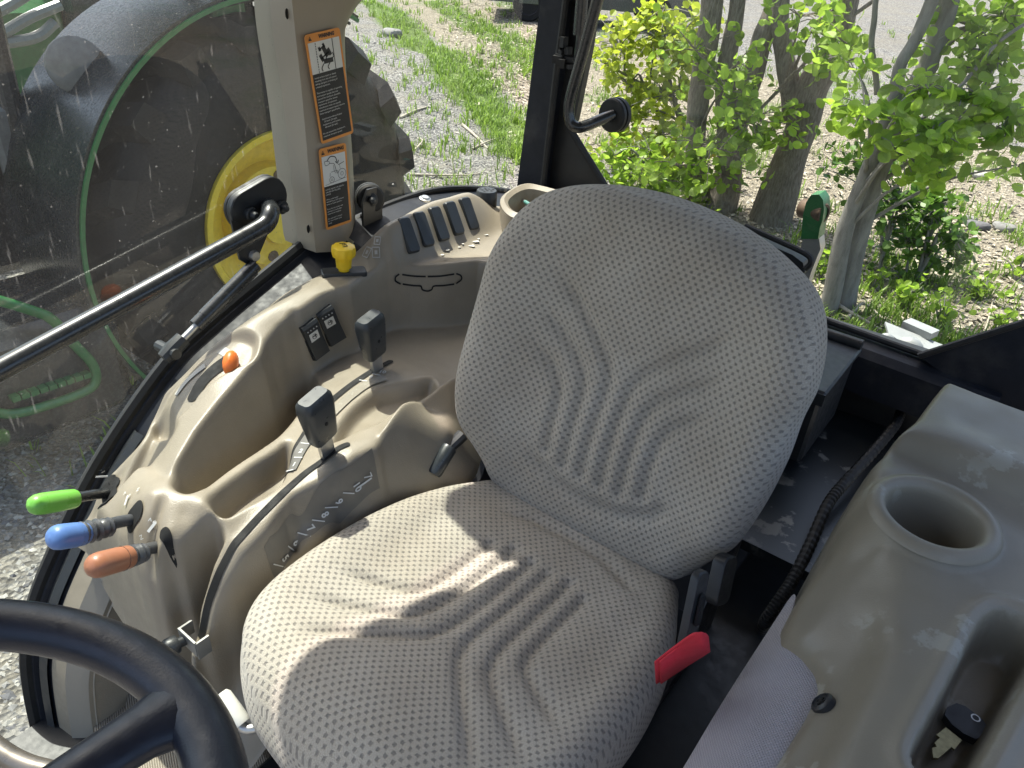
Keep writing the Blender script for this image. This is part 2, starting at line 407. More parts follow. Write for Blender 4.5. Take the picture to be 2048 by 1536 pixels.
def decal(tl, tr, br, bl, split, dark_from, lines, head, kind):
    """sticker: four pixel corners on the cover face; split/dark_from = fractions of its height"""
    xs = .6945-.006
    TL, TR, BR, BL = (pil(*q, xs) for q in (tl, tr, br, bl))
    w = (np.linalg.norm(TR-TL)+np.linalg.norm(BR-BL))/2; h = (np.linalg.norm(BL-TL)+np.linalg.norm(BR-TR))/2
    r_ = ((TR-TL)+(BR-BL)); r_ /= np.linalg.norm(r_); u = (TL-BL)+(TR-BR); u /= np.linalg.norm(u); n = np.cross(r_, u); n /= np.linalg.norm(n); u = np.cross(n, r_)
    R = np.stack([r_, u, n], 1); c = (TL+TR+BR+BL)/4
    def quad(x0, x1, y0, y1, lift, mb=None):
        mb = mb or MB(); return mb.add([c+R@np.array([x, y, lift]) for x, y in ((x0, y0), (x1, y0), (x1, y1), (x0, y1))], [(0, 1, 2, 3)])
    T = h/2; e = .0045
    mb = MB(); out = rbox2(w, h, .006); mb.prism([c+R@np.array([a, b, -.0004]) for a, b in out], n, .0006); d = obj('warning_decal', mb, M['decal_orange'], pc)
    d['label'] = head
    def sub(name, mb, mat): o = put(name, mesh(name, mb, mat), d); return o
    sub('picture_panel', quad(-w/2+e, w/2-e, T-h*dark_from, T-h*split, .0005), M['decal_white'])
    sub('text_panel', quad(-w/2+e, w/2-e, -T+e*1.2, T-h*dark_from, .0005), M['decal_black'])
    hs = h*split*.62
    def let(s_, size, x, y, mat, **kw):
        o = lettering(s_, size, mat, R, c+R@np.array([x, y, 0]), d, lift=.0011, **kw); return o
    let('WARNING', hs*.95, w*.09, T-h*split*.5, M['decal_black'], bold=.0004, shear=.12, sx=.88)
    mb = MB(); x0 = -w*.37; y0 = T-h*split*.52; s_ = hs*.42
    mb.add([c+R@np.array([x0+a*s_, y0+b*s_, .001]) for a, b in ((-1, -.9), (1, -.9), (0, 1))], [(0, 1, 2)]); sub('hazard_triangle', mb, M['decal_black'])
    mb = MB(); mb.add([c+R@np.array([x0+a*s_, y0+b*s_, .0013]) for a, b in ((-.12, -.3), (.12, -.3), (.18, .45), (-.18, .45))], [(0, 1, 2, 3)]); sub('hazard_mark', mb, M['decal_orange'])
    # running text, one row at a time
    yt = T-h*dark_from-.004; yb = -T+e*2.2; st = (yt-yb)/len(lines)
    for i, s2 in enumerate(lines):
        if not s2: continue
        me_w = (w-2*e)*.94
        o = lettering(s2, st*.82, M['decal_white'], np.eye(3), (0, 0, 0), None, lift=0, align='LEFT')
        co = np.empty(len(o.data.vertices)*3, np.float32); o.data.vertices.foreach_get('co', co); co = co.reshape(-1, 3)
        sx = min(me_w/max(co[:, 0].max(), 1e-6), 1.); full = co[:, 0].max()*sx
        q = np.stack([co[:, 0]*sx-me_w/2, co[:, 1]+yt-st*(i+.5), np.full(len(co), .0011)], 1)@R.T+c
        o.data.vertices.foreach_set('co', q.astype(np.float32).ravel()); o.data.update(); o.name = 'text_line'; o.parent = d
    pw = w-2*e; py0 = T-h*dark_from; ph = h*(dark_from-split)
    def pb(mb, x, y, hx, hy, ang=0.):   # bar in picture coordinates (0..1)
        ca, sa = math.cos(ang), math.sin(ang); return mb.box(c+R@np.array([(x-.5)*pw, py0+y*ph, .0009]), (hx*pw, hy*pw, .0002), R@np.array([[ca, -sa, 0], [sa, ca, 0], [0, 0, 1.]]))
    def arcp(mb, P, wd):
        S = spline([np.array([(x-.5)*pw, py0+y*ph, .0009]) for x, y in P], 20); A = []; B = []
        for i in range(20):
            t = S[min(i+1, 19)]-S[max(i-1, 0)]; t /= np.linalg.norm(t); s2 = np.array([-t[1], t[0], 0])*wd*pw; A.append(c+R@(S[i]+s2)); B.append(c+R@(S[i]-s2))
        mb.strip(A, B)
    mb = MB()
    if kind == 'skid':
        for k in range(12): pb(mb, .22, .04+k*.082, .008, .02)
        pb(mb, .76, .5, .008, .62*ph/pw*.8, .0)
        a = .45
        pb(mb, .50, .63, .055, .13, a); pb(mb, .40, .78, .11, .016, a); pb(mb, .33, .75, .03, .05, a); pb(mb, .47, .84, .03, .05, a)
        pb(mb, .47, .52, .16, .018, a); pb(mb, .36, .46, .045, .09, a); pb(mb, .62, .60, .045, .09, a)
        pb(mb, .56, .33, .15, .055, .0); pb(mb, .50, .42, .012, .06, -.1)
        arcp(mb, [(.64, .36), (.74, .42), (.72, .56)], .012); arcp(mb, [(.34, .03), (.32, .14), (.40, .27)], .014); arcp(mb, [(.55, .05), (.52, .14), (.60, .26)], .014)
    else:
        def ring(x, y, r, wd): arcp(mb, [(x+r*math.cos(t), y+r*pw/ph*math.sin(t)) for t in np.linspace(0, 6.283, 16)], wd)
        ring(.80, .30, .17, .008); ring(.80, .30, .06, .006); ring(.35, .18, .1, .008); ring(.35, .18, .035, .006)
        arcp(mb, [(.20, .83), (.36, .95), (.56, .90), (.63, .72)], .016); arcp(mb, [(.55, .76), (.64, .68), (.70, .78)], .014)
        arcp(mb, [(.10, .80), (.14, .70), (.28, .72), (.30, .80), (.12, .84), (.10, .80)], .007); arcp(mb, [(.28, .74), (.42, .72), (.50, .68), (.55, .50), (.60, .34)], .009); arcp(mb, [(.46, .66), (.48, .46), (.54, .36)], .007)
        arcp(mb, [(.34, .44), (.60, .44), (.62, .34)], .007); arcp(mb, [(.66, .62), (.92, .68)], .010); arcp(mb, [(.72, .62), (.74, .48)], .006); arcp(mb, [(.05, .05), (.97, .14)], .006); arcp(mb, [(.30, .42), (.28, .30)], .007)
    sub('pictogram', mb, M['decal_black'])
decal((618,72),(690,50),(697,271),(634,289), .075, .35, ['Avoid serious injury or death', 'resulting from loss of control', 'during transport or braking of', 'a towed implement.', '', 'This tractor is capable of operating', 'at transport speeds that may', 'exceed the maximum allowable', 'transport speed for towed', 'implements. If implement', 'manufacturer does not specify', 'maximum transport speed, observe', 'these transport speed limits:', '', '  -Implements without brakes:', '      32 km/h (20 mph)', '  -Implements with brakes:', '      40 km/h (25 mph)', '', "Do not exceed the implement's", 'maximum transport speed.'],
      'upper orange warning decal', 'skid')
decal((640,300),(691,283),(704,445),(650,460), .10, .46, ['AVOID INJURY OR DEATH', 'CAUSED BY FALLING', 'LOADS', '', 'When using loader', 'ALWAYS put SCV selector', 'levers in loader position', '', 'If you do not, loader will', 'continue to move after', 'controls are released', '', "See operator's manual", 'for use of other tools', 'safely'],
      'lower orange warning decal with torn edge', 'loader')

# ---- glass
def glass(name, tint, dustamt, streak=True):
    m_, nt, b = newmat(name); nt.nodes.remove(b); out = nt.nodes['Material Output']; co = coords(nt)
    tr = nt.nodes.new('ShaderNodeBsdfTransparent'); tr.inputs[0].default_value = (*tint, 1)
    gl = nt.nodes.new('ShaderNodeBsdfGlossy'); gl.inputs['Roughness'].default_value = .0; gl.inputs[0].default_value = (1, 1, 1, 1)
    fz = nt.nodes.new('ShaderNodeFresnel'); geo_ = nt.nodes.new('ShaderNodeNewGeometry'); nt.links.new(math_node(nt, 'MULTIPLY_ADD', geo_.outputs['Backfacing'], 1/1.5-1.5, 1.5), fz.inputs[0])   # thin pane: same reflection from both sides
    mx = nt.nodes.new('ShaderNodeMixShader'); nt.links.new(fz.outputs[0], mx.inputs[0]); nt.links.new(tr.outputs[0], mx.inputs[1]); nt.links.new(gl.outputs[0], mx.inputs[2])
    df = nt.nodes.new('ShaderNodeBsdfDiffuse'); df.inputs[0].default_value = (.6, .58, .54, 1)
    tl = nt.nodes.new('ShaderNodeBsdfTranslucent'); tl.inputs[0].default_value = (.6, .58, .54, 1)
    dd = nt.nodes.new('ShaderNodeMixShader'); nt.links.new(df.outputs[0], dd.inputs[1]); nt.links.new(tl.outputs[0], dd.inputs[2])
    # dust film, specks and run marks
    mp = nt.nodes.new('ShaderNodeMapping'); mp.inputs['Scale'].default_value = (1, 1, .12); nt.links.new(co, mp.inputs[0])
    film = ramp(nt, noise(nt, co, 5, 4), [(.3, (dustamt*.5,)*3), (.75, (dustamt*1.3,)*3)])
    spk = ramp(nt, noise(nt, co, 210, 1), [(.73, (0, 0, 0)), (.78, (min(dustamt*9, .4),)*3)])
    run = ramp(nt, noise(nt, mp.outputs[0], 130, 2), [(.66, (0, 0, 0)), (.74, (dustamt*4,)*3)])
    s_ = math_node(nt, 'ADD', film, math_node(nt, 'ADD', spk, run)); s_ = math_node(nt, 'MINIMUM', s_, .5)
    m2 = nt.nodes.new('ShaderNodeMixShader'); nt.links.new(s_, m2.inputs[0]); nt.links.new(mx.outputs[0], m2.inputs[1]); nt.links.new(dd.outputs[0], m2.inputs[2])
    nt.links.new(m2.outputs[0], out.inputs[0]); return m_
M['glass_side'] = glass('dusty_tinted_glass', (.86, .92, .88), .034)
M['glass_quarter'] = glass('clear_tinted_glass', (.9, .95, .92), .010)
M['glass_rear'] = glass('clear_rear_glass', (.92, .95, .93), .008)
rw = thing('door_window', onx(600, 500, .755), 'dusty tinted right door window with a black grab bar across it', 'window')
edge = [p+np.array([.006, 0, 0]) for p in arc[6:]]; top = [np.array([.72, 1.25, -.4]), np.array([.68, 1.25, 1.58]), np.array([.68, -.10, 1.58])]
edge2 = [np.array([.756, p[1], p[2]]) for p in arc[7:]]
poly = [np.array([.756, *onx(556, -60, .756)[1:]]), np.array([.756, *onx(563, 60, .756)[1:]]), np.array([.756, *onx(583, 200, .756)[1:]]), np.array([.756, *onx(598, 350, .756)[1:]])]+edge2+[np.array([.756, 1.3, -.25]), np.array([.756, 1.3, 1.9]), np.array([.756, -.09, 1.9])]
mb = MB(); mb.add(poly, [tuple(range(len(poly)))]); obj('pane', mb, M['glass_side'], rw)
# rubber edge along the pillar side
mb = MB(); mb.tube(spline([onx(535, -330, .752), onx(553, -60, .752), onx(562, 60, .752), onx(583, 200, .752), onx(597, 350, .752), onx(606, 450, .752), onx(602, 492, .752), onx(585, 512, .752)], 40), .007, 8); obj('edge_seal', mb, M['rubber'], rw)
# grab bar
xb = .69; mb = MB(); P = spline([onx(-700, 1180, xb), onx(-60, 775, xb), onx(0, 740, xb), onx(250, 605, xb), onx(420, 512, xb), onx(500, 468, xb), onx(532, 447, xb), onx(541, 425, .70), onx(538, 413, .735)], 60); mb.tube(P, .0165, 18); obj('grab_bar', mb, M['steel_tube'], rw, smooth=60)
def pad_plate(c, R, w, h, parent, dark=M['black']):
    mb = MB(); rounded_slab(mb, R, c-R[:, 2]*.022, w, h, h*.46, .008); obj('outer_pad', mb, M['rubber'], parent)
    mb = MB(); rounded_slab(mb, R, c-R[:, 2]*.014, w*.99, h*.98, h*.46, .005); obj('spacer', mb, M['charcoal'], parent)
    mb = MB(); rounded_slab(mb, R, c-R[:, 2]*.009, w*1.0, h, h*.47, .010); obj('clamp_plate', mb, dark, parent)
R = frame((-1, .0, .0), (0, .28, 1)); c = onx(520, 408, .735); pad_plate(c, R, .125, .075, rw)
for (x, y) in ((502, 428), (563, 414)):
    q = onx(x, y, .73); mb = MB(); mb.lathe([(.013, -.006), (.013, .004), (.011, .006), (.0075, .006), (.0075, .013), (.005, .017), (0, .018)], q, (-1, 0, 0), 18); obj('acorn_nut', mb, M['charcoal'], rw)
mb = MB(); q = [(462,440),(535,470),(512,525),(505,535),(480,520)]; mb.prism([onx(a, b, .728) for a, b in q], (1, 0, 0), .005); obj('strut_bracket', mb, M['black'], rw)
mb = MB(); mb.lathe([(0, -.004), (.011, -.004), (.009, .004), (0, .005)], onx(510, 512, .724), (-1, 0, 0), 12); obj('bracket_bolt', mb, M['steel'], rw)
# gas strut
a = onx(512, 530, .715); b_ = onx(342, 702, .715); d = b_-a; L = np.linalg.norm(d)
mb = MB(); mb.tube([a, a+d*.06], .012, 12); mb.tube([a+d*.05, a+d*.62], .0145, 16); mb.tube([a+d*.615, a+d*.72], .0135, 16); obj('gas_strut', mb, M['steel_tube'], rw)
mb = MB(); mb.tube([a+d*.7, a+d*.95], .006, 10); obj('strut_rod', mb, M['steel'], rw)
mb = MB(); u = d/L; mb.tube([b_-u*.03, b_-u*.005, b_+u*.018], [.014, .0155, .0125], 10); mb.tube([b_+np.array([-.018, 0, 0]), b_+np.array([.04, 0, -.004])], .010, 10); obj('strut_socket', mb, M['charcoal'], rw)
# quarter window behind the pillar
qw = thing('quarter_window', onx(740, 420, .75), 'clear rear quarter window between the tan pillar and the black corner post', 'window')
qa = onx(700, 440, .75)
QP = [np.array([.74, -.13, 1.58]), np.array([.75, -.16, .70]), np.array([.75, -.30, .782]), np.array([.75, -.45, .79]), np.array([.745, -.60, .775]), np.array([.72, -.735, .74]), np.array([.70, -.735, 1.58])]
mb = MB(); mb.add(QP, [tuple(range(len(QP)))]); obj('pane', mb, M['glass_quarter'], qw)
mb = MB(); mb.tube(spline([onx(700, 448, .748), onx(740, 425, .748), onx(800, 400, .748), onx(870, 380, .748), onx(940, 376, .748), onx(1000, 380, .748), onx(1036, 385, .748)], 30), .007, 8); obj('edge_seal', mb, M['rubber'], qw)
mb = MB(); P1 = spline([onx(690, 470, .72), onx(750, 440, .72), onx(830, 408, .72), onx(900, 395, .72), onx(960, 392, .72), onx(1030, 395, .72)], 24); mb.strip([p+np.array([.035, 0, .010]) for p in P1], [p+np.array([-.075, .0, -.02]) for p in P1]); mb.strip([p+np.array([-.075, .0, -.02]) for p in P1], [p+np.array([-.085, .0, -.12]) for p in P1]); obj('quarter_sill', mb, M['frame'], fr, smooth=40)
# round clamp of the quarter window
c = onx(742, 398, .722); n = np.array([-.8, .55, .1]); n /= np.linalg.norm(n); mb = MB(); mb.lathe([(0, -.03), (.028, -.03), (.030, -.026), (.030, -.018), (.027, -.017), (.027, -.014), (.030, -.013), (.030, -.004), (.026, 0), (0, 0)], c, n, 24); obj('clamp_disc', mb, M['rubber'], qw)
mb = MB(); mb.lathe([(.014, -.002), (.014, .008), (.0075, .010), (.0075, .018), (.004, .022), (0, .022)], c, n, 16); obj('acorn_nut', mb, M['charcoal'], qw)
mb = MB(); mb.prism([c+np.array([-.006, a, b]) for a, b in ((-.026, -.075), (.03, -.07), (.028, .0), (.014, .024), (-.014, .024), (-.026, 0))], (1, 0, 0), .005); obj('clamp_bracket', mb, M['black'], qw)
q = onx(850, 398, .69); mb = MB(); mb.lathe([(0, .006), (.008, .006), (.010, .003), (.013, .002), (.013, -.002)], q, (-.2, 0, 1), 14); obj('sill_bolt', mb, M['steel'], fr)
# rear window
rr = thing('rear_window', (0, YR, .7), 'clear rear window above the black sill behind the seat', 'window')
mb = MB(); gy = YR-.005
mb.add([np.array([ony(a, b, gy)[0], gy, ony(a, b, gy)[2]]) for a, b in ((1195,-60),(1150,240),(1142,262),(1215,378))]+[np.array([.36, gy, .72]), np.array([-.30, gy, .665])]+[ony(a, b, gy) for a, b in ((1842,714),(2060,644),(2300,560))]+[np.array([-.75, gy, 1.58]), np.array([.56, gy, 1.58])], [tuple(range(11))]); obj('pane', mb, M['glass_rear'], rr)
# bent handle with its round clamp
yh = YR+.10; P = spline([ony(1290, -330, yh), ony(1215, -60, yh), ony(1195, 0, yh), ony(1165, 110, yh), ony(1140, 200, yh), ony(1140, 240, yh), ony(1152, 254, yh-.005), ony(1170, 252, yh-.02), ony(1200, 240, yh-.055), ony(1226, 229, yh-.085)], 70)
mb = MB(); mb.tube(P, .0125, 14); obj('handle', mb, M['steel_tube'], rr, smooth=60)
c = ony(1222, 231, YR+.012); n = np.array([.12, 1, .02]); mb = MB(); mb.lathe([(0, 0), (.018, .004), (.034, .002), (.037, -.002), (.037, -.010), (.034, -.011), (.034, -.014), (.038, -.015), (.038, -.026), (.034, -.029), (0, -.029)], c, n, 28); obj('clamp_disc', mb, M['rubber'], rr)
mb = MB(); a = ony(1192, -330, YR+.04); b_ = ony(1158, 70, YR+.04); mb.tube([a, b_], .014, 12); mb.tube([b_, ony(1152, 120, YR+.04)], .006, 8); obj('gas_strut', mb, M['steel_tube'], rr)
mb = MB(); c = ony(1127, 108, YR+.045)
for k in range(9): mb.box(c+np.array([random.uniform(-.02, .02), random.uniform(-.01, .01), random.uniform(-.025, .025)]), (random.uniform(.005, .014), .008, random.uniform(.004, .012)), rotz(random.uniform(-.4, .4)))
obj('cable_clip', mb, M['rubber'], rr)
# latch housing at the top right of the seat back
mb = MB(); P = [(1490,450),(1520,462),(1602,497),(1622,512),(1626,530),(1612,545),(1590,535),(1520,500)]; mb.prism([ony(a, b, YR+.03) for a, b in P], (0, 1, 0), .05); obj('latch_housing', mb, M['black'], rr)
mb = MB(); P = spline([ony(1490, 452, YR+.085), ony(1560, 483, YR+.085), ony(1612, 508, YR+.085), ony(1622, 524, YR+.085), ony(1610, 538, YR+.085)], 24); mb.tube(P, .006, 8); obj('latch_lip', mb, M['rubber'], rr)

# ---- storage box behind the seat
bx = thing('storage_box', (-.12, -.6, .5), 'black plastic lidded storage box behind the right-hand edge of the backrest', 'storage box')
q = [onz(1540, 640, .66), onz(1728, 690, .66), onz(1690, 735, .66), onz(1640, 745, .66), onz(1500, 720, .66)]
A = onz(1726, 692, .655); B = onz(1650, 745, .655); ex = np.array([1., 0, 0])
x1 = min(A[0], B[0]); mb = MB(); cx = (x1+.16)/2
c = np.array([cx, -.56, .58]); mb.box(c, ((.16-x1)/2, .11, .075), bev=.006); obj('body', mb, M['charcoal'], bx)
mb = MB(); mb.box(c+np.array([0, 0, .082]), ((.16-x1)/2+.006, .116, .008), bev=.004); mb.box(c+np.array([0, .112, .074]), ((.16-x1)/2+.006, .006, .012)); obj('lid', mb, M['charcoal'], bx)
mb = MB(); mb.tube([c+np.array([-(.16-x1)/2-.004, -.112, .095]), c+np.array([.14, -.112, .095])], .012, 12); obj('hinge_tube', mb, M['black'], bx)
# push knob on the shelf
p = onz(1768, 797, .50); mb = MB(); mb.lathe([(.008, -.03), (.008, .0), (.015, .002), (.019, .008), (.019, .012), (.016, .016), (0, .017)], p, (0, 0, 1), 22); o = obj('shelf_knob', mb, M['rubber'], fr)
# ---- corrugated hose between seat and left fender
hz = [(1805,815,.53),(1790,850,.53),(1745,905,.53),(1690,965,.52),(1655,1010,.51),(1620,1090,.49),(1585,1160,.47),(1555,1205,.45),(1530,1245,.41),(1525,1275,.34)]
P = spline([onz(*q) for q in hz], 260); mb = MB(); mb.tube(P, [.0088+.0016*(1 if (k//2) % 2 else 0) for k in range(260)], 10); h = obj('corrugated_hose', mb, M['rubber'], None, smooth=30); tag(h, 'black corrugated hose running along the tan left fender console', 'hose')
# ------------------------------------------------------------------ right-hand control console
def breakline(pts, step=.012):
    P = [onz(a, b, z) for a, b, z in pts]; out = []
    for i in range(len(P)-1):
        n = max(1, int(np.linalg.norm(P[i+1]-P[i])/step))
        out += [P[i]+(P[i+1]-P[i])*k/n for k in range(n)]
    return out+[P[-1]]
TOPL = [
 [(800,440,.82),(870,403,.825),(940,385,.822),(958,395,.81)],                 # crest of the switch panel
 [(762,470,.80),(778,452,.815),(800,440,.82)],[(785,500,.775),(800,528,.745)],
 [(806,530,.743),(840,522,.743),(900,491,.748),(960,468,.752),(1010,455,.755)],           # foot of the switch panel
 [(775,536,.742),(819,532,.742),(890,528,.744),(958,521,.746),(1010,530,.75)],            # front edge of the shelf
 [(740,560,.742),(760,545,.742),(735,520,.758),(748,490,.785)],
 [(723,557,.742),(700,572,.741),(671,579,.74),(644,590,.738),(600,622,.728),(560,652,.715),(534,682,.705),(521,712,.695),(490,748,.68),(440,800,.665),(390,858,.648),(355,915,.633),(335,955,.618)],
 [(715,530,.748),(690,537,.748),(640,567,.745),(590,592,.74),(540,617,.733),(500,641,.724),(450,673,.705),(400,707,.68),(360,747,.648),(330,787,.61),(302,848,.568),(284,889,.541),(255,915,.53),(225,945,.515),(205,970,.50),(193,1000,.48),(190,1040,.45)],
 [(700,560,.742),(660,570,.742)],
 [(240,955,.51),(225,985,.497)],
]
INL = [
 [(775,612,.612),(840,626,.612),(890,626,.612),(930,646,.61),(980,680,.61)],
 [(900,760,.605),(900,700,.605),(840,700,.608),(800,660,.61)],
 [(738,648,.612),(700,706,.606),(650,750,.603)],
 [(640,772,.602),(612,802,.60),(590,838,.598),(561,872,.598),(522,900,.60),(465,937,.605),(412,975,.612)],
 [(785,722,.615),(740,745,.615),(690,780,.608),(640,825,.603),(605,875,.60),(575,925,.597),(556,966,.592)],
 [(859,756,.616),(833,763,.616),(776,773,.615),(742,784,.613),(706,810,.611),(677,844,.61),(655,880,.605)],
 [(839,798,.605),(791,827,.612),(748,861,.622),(714,875,.623),(680,889,.622),(640,922,.614),(600,947,.608),(555,987,.602),(500,1037,.59),(455,1082,.578),(425,1142,.548),(405,1202,.505),(392,1280,.45)],
 [(748,869,.622),(745,882,.622),(706,903,.622),(663,938,.614),(621,957,.608),(578,978,.604),(525,1042,.59),(476,1097,.575),(446,1152,.546),(424,1212,.503),(408,1290,.447)],
 [(300,985,.622),(340,975,.622),(400,1007,.617),(428,1012,.612)],
 [(575,887,.597),(550,904,.597),(493,946,.603),(440,990,.61)],
 [(322,938,.61),(290,955,.607),(268,985,.602),(256,1012,.594),(243,1040,.575),(235,1080,.54)],
 [(300,1000,.612),(290,1030,.602),(270,1060,.582),(258,1090,.555)],
 [(370,1030,.605),(340,1062,.597),(322,1090,.585),(310,1120,.56),(300,1150,.53)],
 [(355,1075,.588),(340,1105,.572),(325,1140,.54)],
 [(425,1020,.608),(405,1040,.600),(380,1070,.588)],
]
SIDEL = [
 [(765,905,.60),(715,935,.592),(670,966,.584),(628,990,.575),(580,1030,.558),(530,1090,.533),(490,1150,.50),(460,1210,.46),(436,1290,.40)],
 [(861,853,.592),(820,890,.586),(770,925,.58),(731,960,.571),(694,989,.561),(646,1028,.549),(618,1057,.54),(592,1082,.53),(567,1117,.519),(530,1160,.50),(490,1220,.455)],
 [(900,860,.575),(860,905,.555),(790,965,.535),(710,1025,.515),(650,1075,.50),(575,1145,.475),(520,1205,.435),(470,1300,.36)],
 [(850,815,.60),(900,800,.60)],
]
def thin(pts, r=.006):
    keep = []
    for p in pts:
        if all((p[0]-q[0])**2+(p[1]-q[1])**2 > r**2 for q in keep): keep.append(p)
    return np.array(keep)
def rbf(PT, lam=2e-4, cubic=False):
    k_ = (lambda d: d**3*20) if cubic else (lambda d: -d)
    d = np.hypot(PT[:, None, 0]-PT[None, :, 0], PT[:, None, 1]-PT[None, :, 1]); n = len(PT)
    A = np.zeros((n+3, n+3)); A[:n, :n] = k_(d)+np.eye(n)*lam; Pm = np.c_[np.ones(n), PT[:, :2]]; A[:n, n:] = Pm; A[n:, :n] = Pm.T
    w = np.linalg.solve(A, np.r_[PT[:, 2], 0, 0, 0])
    def ev(x, y):
        sh = np.shape(x); x = np.ravel(x); y = np.ravel(y); out = np.empty(len(x))
        for i in range(0, len(x), 20000):
            s_ = slice(i, i+20000)
            out[s_] = k_(np.hypot(x[s_, None]-PT[None, :, 0], y[s_, None]-PT[None, :, 1]))@w[:n]+w[n]+w[n+1]*x[s_]+w[n+2]*y[s_]
        return out.reshape(sh)
    return ev
def blur(Z, it):
    for _ in range(it):
        P = np.pad(Z, 1, mode='edge')
        Z = (P[1:-1, 1:-1]*4+2*(P[:-2, 1:-1]+P[2:, 1:-1]+P[1:-1, :-2]+P[1:-1, 2:])+P[:-2, :-2]+P[:-2, 2:]+P[2:, :-2]+P[2:, 2:])/16
    return Z
def sm(a, b, x): t = np.clip((x-a)/(b-a), 0, 1); return t*t*(3-2*t)
def seg_dist(P, L):
    d = np.full(len(P), 9.)
    for a, b in zip(L[:-1], L[1:]):
        a = np.array(a); b = np.array(b); ab = b-a; t = np.clip(((P-a)@ab)/(ab@ab+1e-12), 0, 1); d = np.minimum(d, np.linalg.norm(P-a-t[:, None]*ab, axis=1))
    return d
def poly_sd(X, Y, poly):
    P = np.stack([X.ravel(), Y.ravel()], 1); d = seg_dist(P, list(poly)+[poly[0]]); ins = np.zeros(len(P), bool); n = len(poly)
    for i in range(n):
        a, b = poly[i], poly[(i+1) % n]
        c_ = (a[1] > P[:, 1]) != (b[1] > P[:, 1]); xi = a[0]+(P[:, 1]-a[1])/(b[1]-a[1]+1e-12)*(b[0]-a[0]); ins ^= c_ & (P[:, 0] < xi)
    return np.where(ins, -d, d).reshape(X.shape)
CG = .0026
cgx = np.arange(.22, .7001, CG); cgy = np.arange(-.60, .6001, CG)
GX, GY = np.meshgrid(cgx, cgy)
def lines(Ls, extra=()): return thin([p for L in Ls for p in breakline(L)]+[np.array(p) for p in extra])
T_ = rbf(lines(TOPL, [(.692,-.6,.74),(.692,-.5,.755),(.692,-.4,.76),(.692,-.3,.745),(.692,-.2,.725),(.692,-.1,.715),(.692,0,.70),(.692,.08,.665),(.692,.16,.62),(.692,.24,.58),(.692,.3,.525),(.692,.36,.475),(.70,.42,.42),
   (.65,-.3,.80),(.65,-.4,.805),(.65,-.5,.80),(.64,-.24,.79),(.55,-.6,.75),(.45,-.6,.75),(.6,-.55,.77),(.36,-.3,.74),(.3,-.5,.74),(.3,.1,.68),(.3,-.15,.72),(.3,.4,.62)]))(GX, GY)
I_ = rbf(lines(INL, [(.3,-.3,.60),(.5,-.3,.612),(.3,-.1,.60),(.24,.0,.58),(.24,.2,.58),(.24,.4,.5),(.65,.1,.60),(.65,-.2,.612),(.62,.3,.60),(.5,.56,.50),(.36,.56,.44)]))(GX, GY)
S_ = rbf(lines(SIDEL, [(.3,-.15,.57),(.225,-.1,.44),(.225,.0,.42),(.225,.12,.40),(.225,.3,.36),(.225,.4,.30),(.225,.5,.24),(.3,-.3,.56),(.26,.56,.2),(.32,.57,.25)]))(GX, GY)
F_ = np.clip(.54-(GY-.478)*13, .05, .54)
def pp(L, z=None): return [onz(*(q if len(q) == 3 else (*q, z)))[:2] for q in L]
def smoothpoly(P, n=160):
    P = [np.r_[p, 0] for p in P]; Q = [P[-1]]+P+P[:2]; S = spline(Q, n+2*(n//len(P))); k = int(len(S)/(len(Q)-1)); return np.array(S)[k:-k, :2]
H = T_.copy()
inner = pp([(1010,530,.75),(958,521,.746),(890,528,.744),(819,532,.742),(775,536,.742),(750,545,.742),(723,557,.742),(700,572,.741),(671,579,.74),(644,590,.738),(600,622,.728),(560,652,.715),(534,682,.705),(521,712,.695),(490,748,.68),(440,800,.665),(390,858,.648),(355,915,.633),(335,945,.622),(305,925,.60),(270,935,.58),(248,975,.56),(232,1030,.53),(218,1090,.47)])+[np.array([.60,.62]), np.array([.2,.62]), np.array([.2,-.40]), np.array([.36,-.45])]
sd = poly_sd(GX, GY, inner); H = H+(I_-H)*sm(.003, -.014, sd)
def pocket(L, z, depth, w, edge=.002, floor=None, rnd=True):
    global H
    P = pp(L, z); P = smoothpoly(P) if rnd else P; sd = poly_sd(GX, GY, P); m_ = sm(edge, -w, sd)
    H = H-depth*m_ if floor is None else H+(floor-H)*m_
pocket([(505,664,.716),(465,672,.702),(410,697,.682),(357,741,.65),(326,793,.61),(306,850,.57),(318,884,.563),(350,872,.595),(380,826,.635),(408,790,.652),(463,748,.674),(504,722,.688),(516,690,.70)], None, .016, .008)
pocket([(335,835,.585),(308,870,.555),(286,905,.545),(262,936,.533),(245,970,.515),(230,1015,.495),(214,1065,.46),(228,1085,.47),(242,1030,.53),(256,990,.56),(280,955,.575),(312,930,.585),(338,898,.603),(358,862,.61)], None, .028, .014)
pocket([(640,778,.602),(610,804,.60),(586,838,.598),(557,870,.598),(518,898,.60),(462,935,.605),(412,972,.612),(378,986,.618),(346,972,.622),(346,942,.628),(362,908,.636),(394,864,.648),(443,808,.664),(492,756,.68),(526,720,.692),(548,688,.70),(590,690,.66),(625,740,.61)], None, .066, .018)
pocket([(576,886),(550,905),(493,947),(424,1015),(447,1036),(493,1013),(550,982),(571,945),(582,915)], .595, .045, .010)
pocket([(866,760),(833,766),(776,776),(742,787),(706,813),(678,847),(664,884),(682,886),(714,872),(748,857),(791,823),(839,794),(872,784)], .61, .030, .014)
p5 = pp([(440,1048,.597),(427,1030,.605),(404,1049,.596),(378,1079,.583),(359,1112,.565),(348,1152,.525)])
p5 += [np.array([p5[-1][0], .62])]; q5 = pp([(384,1285,.45),(395,1203,.505),(414,1142,.548),(445,1080,.577)]); p5 += [np.array([q5[0][0], .62])]+q5
sd = poly_sd(GX, GY, p5); H = H+(np.clip(.43-(GY-.40)*2.2, .1, .46)-H)*sm(.002, -.009, sd)
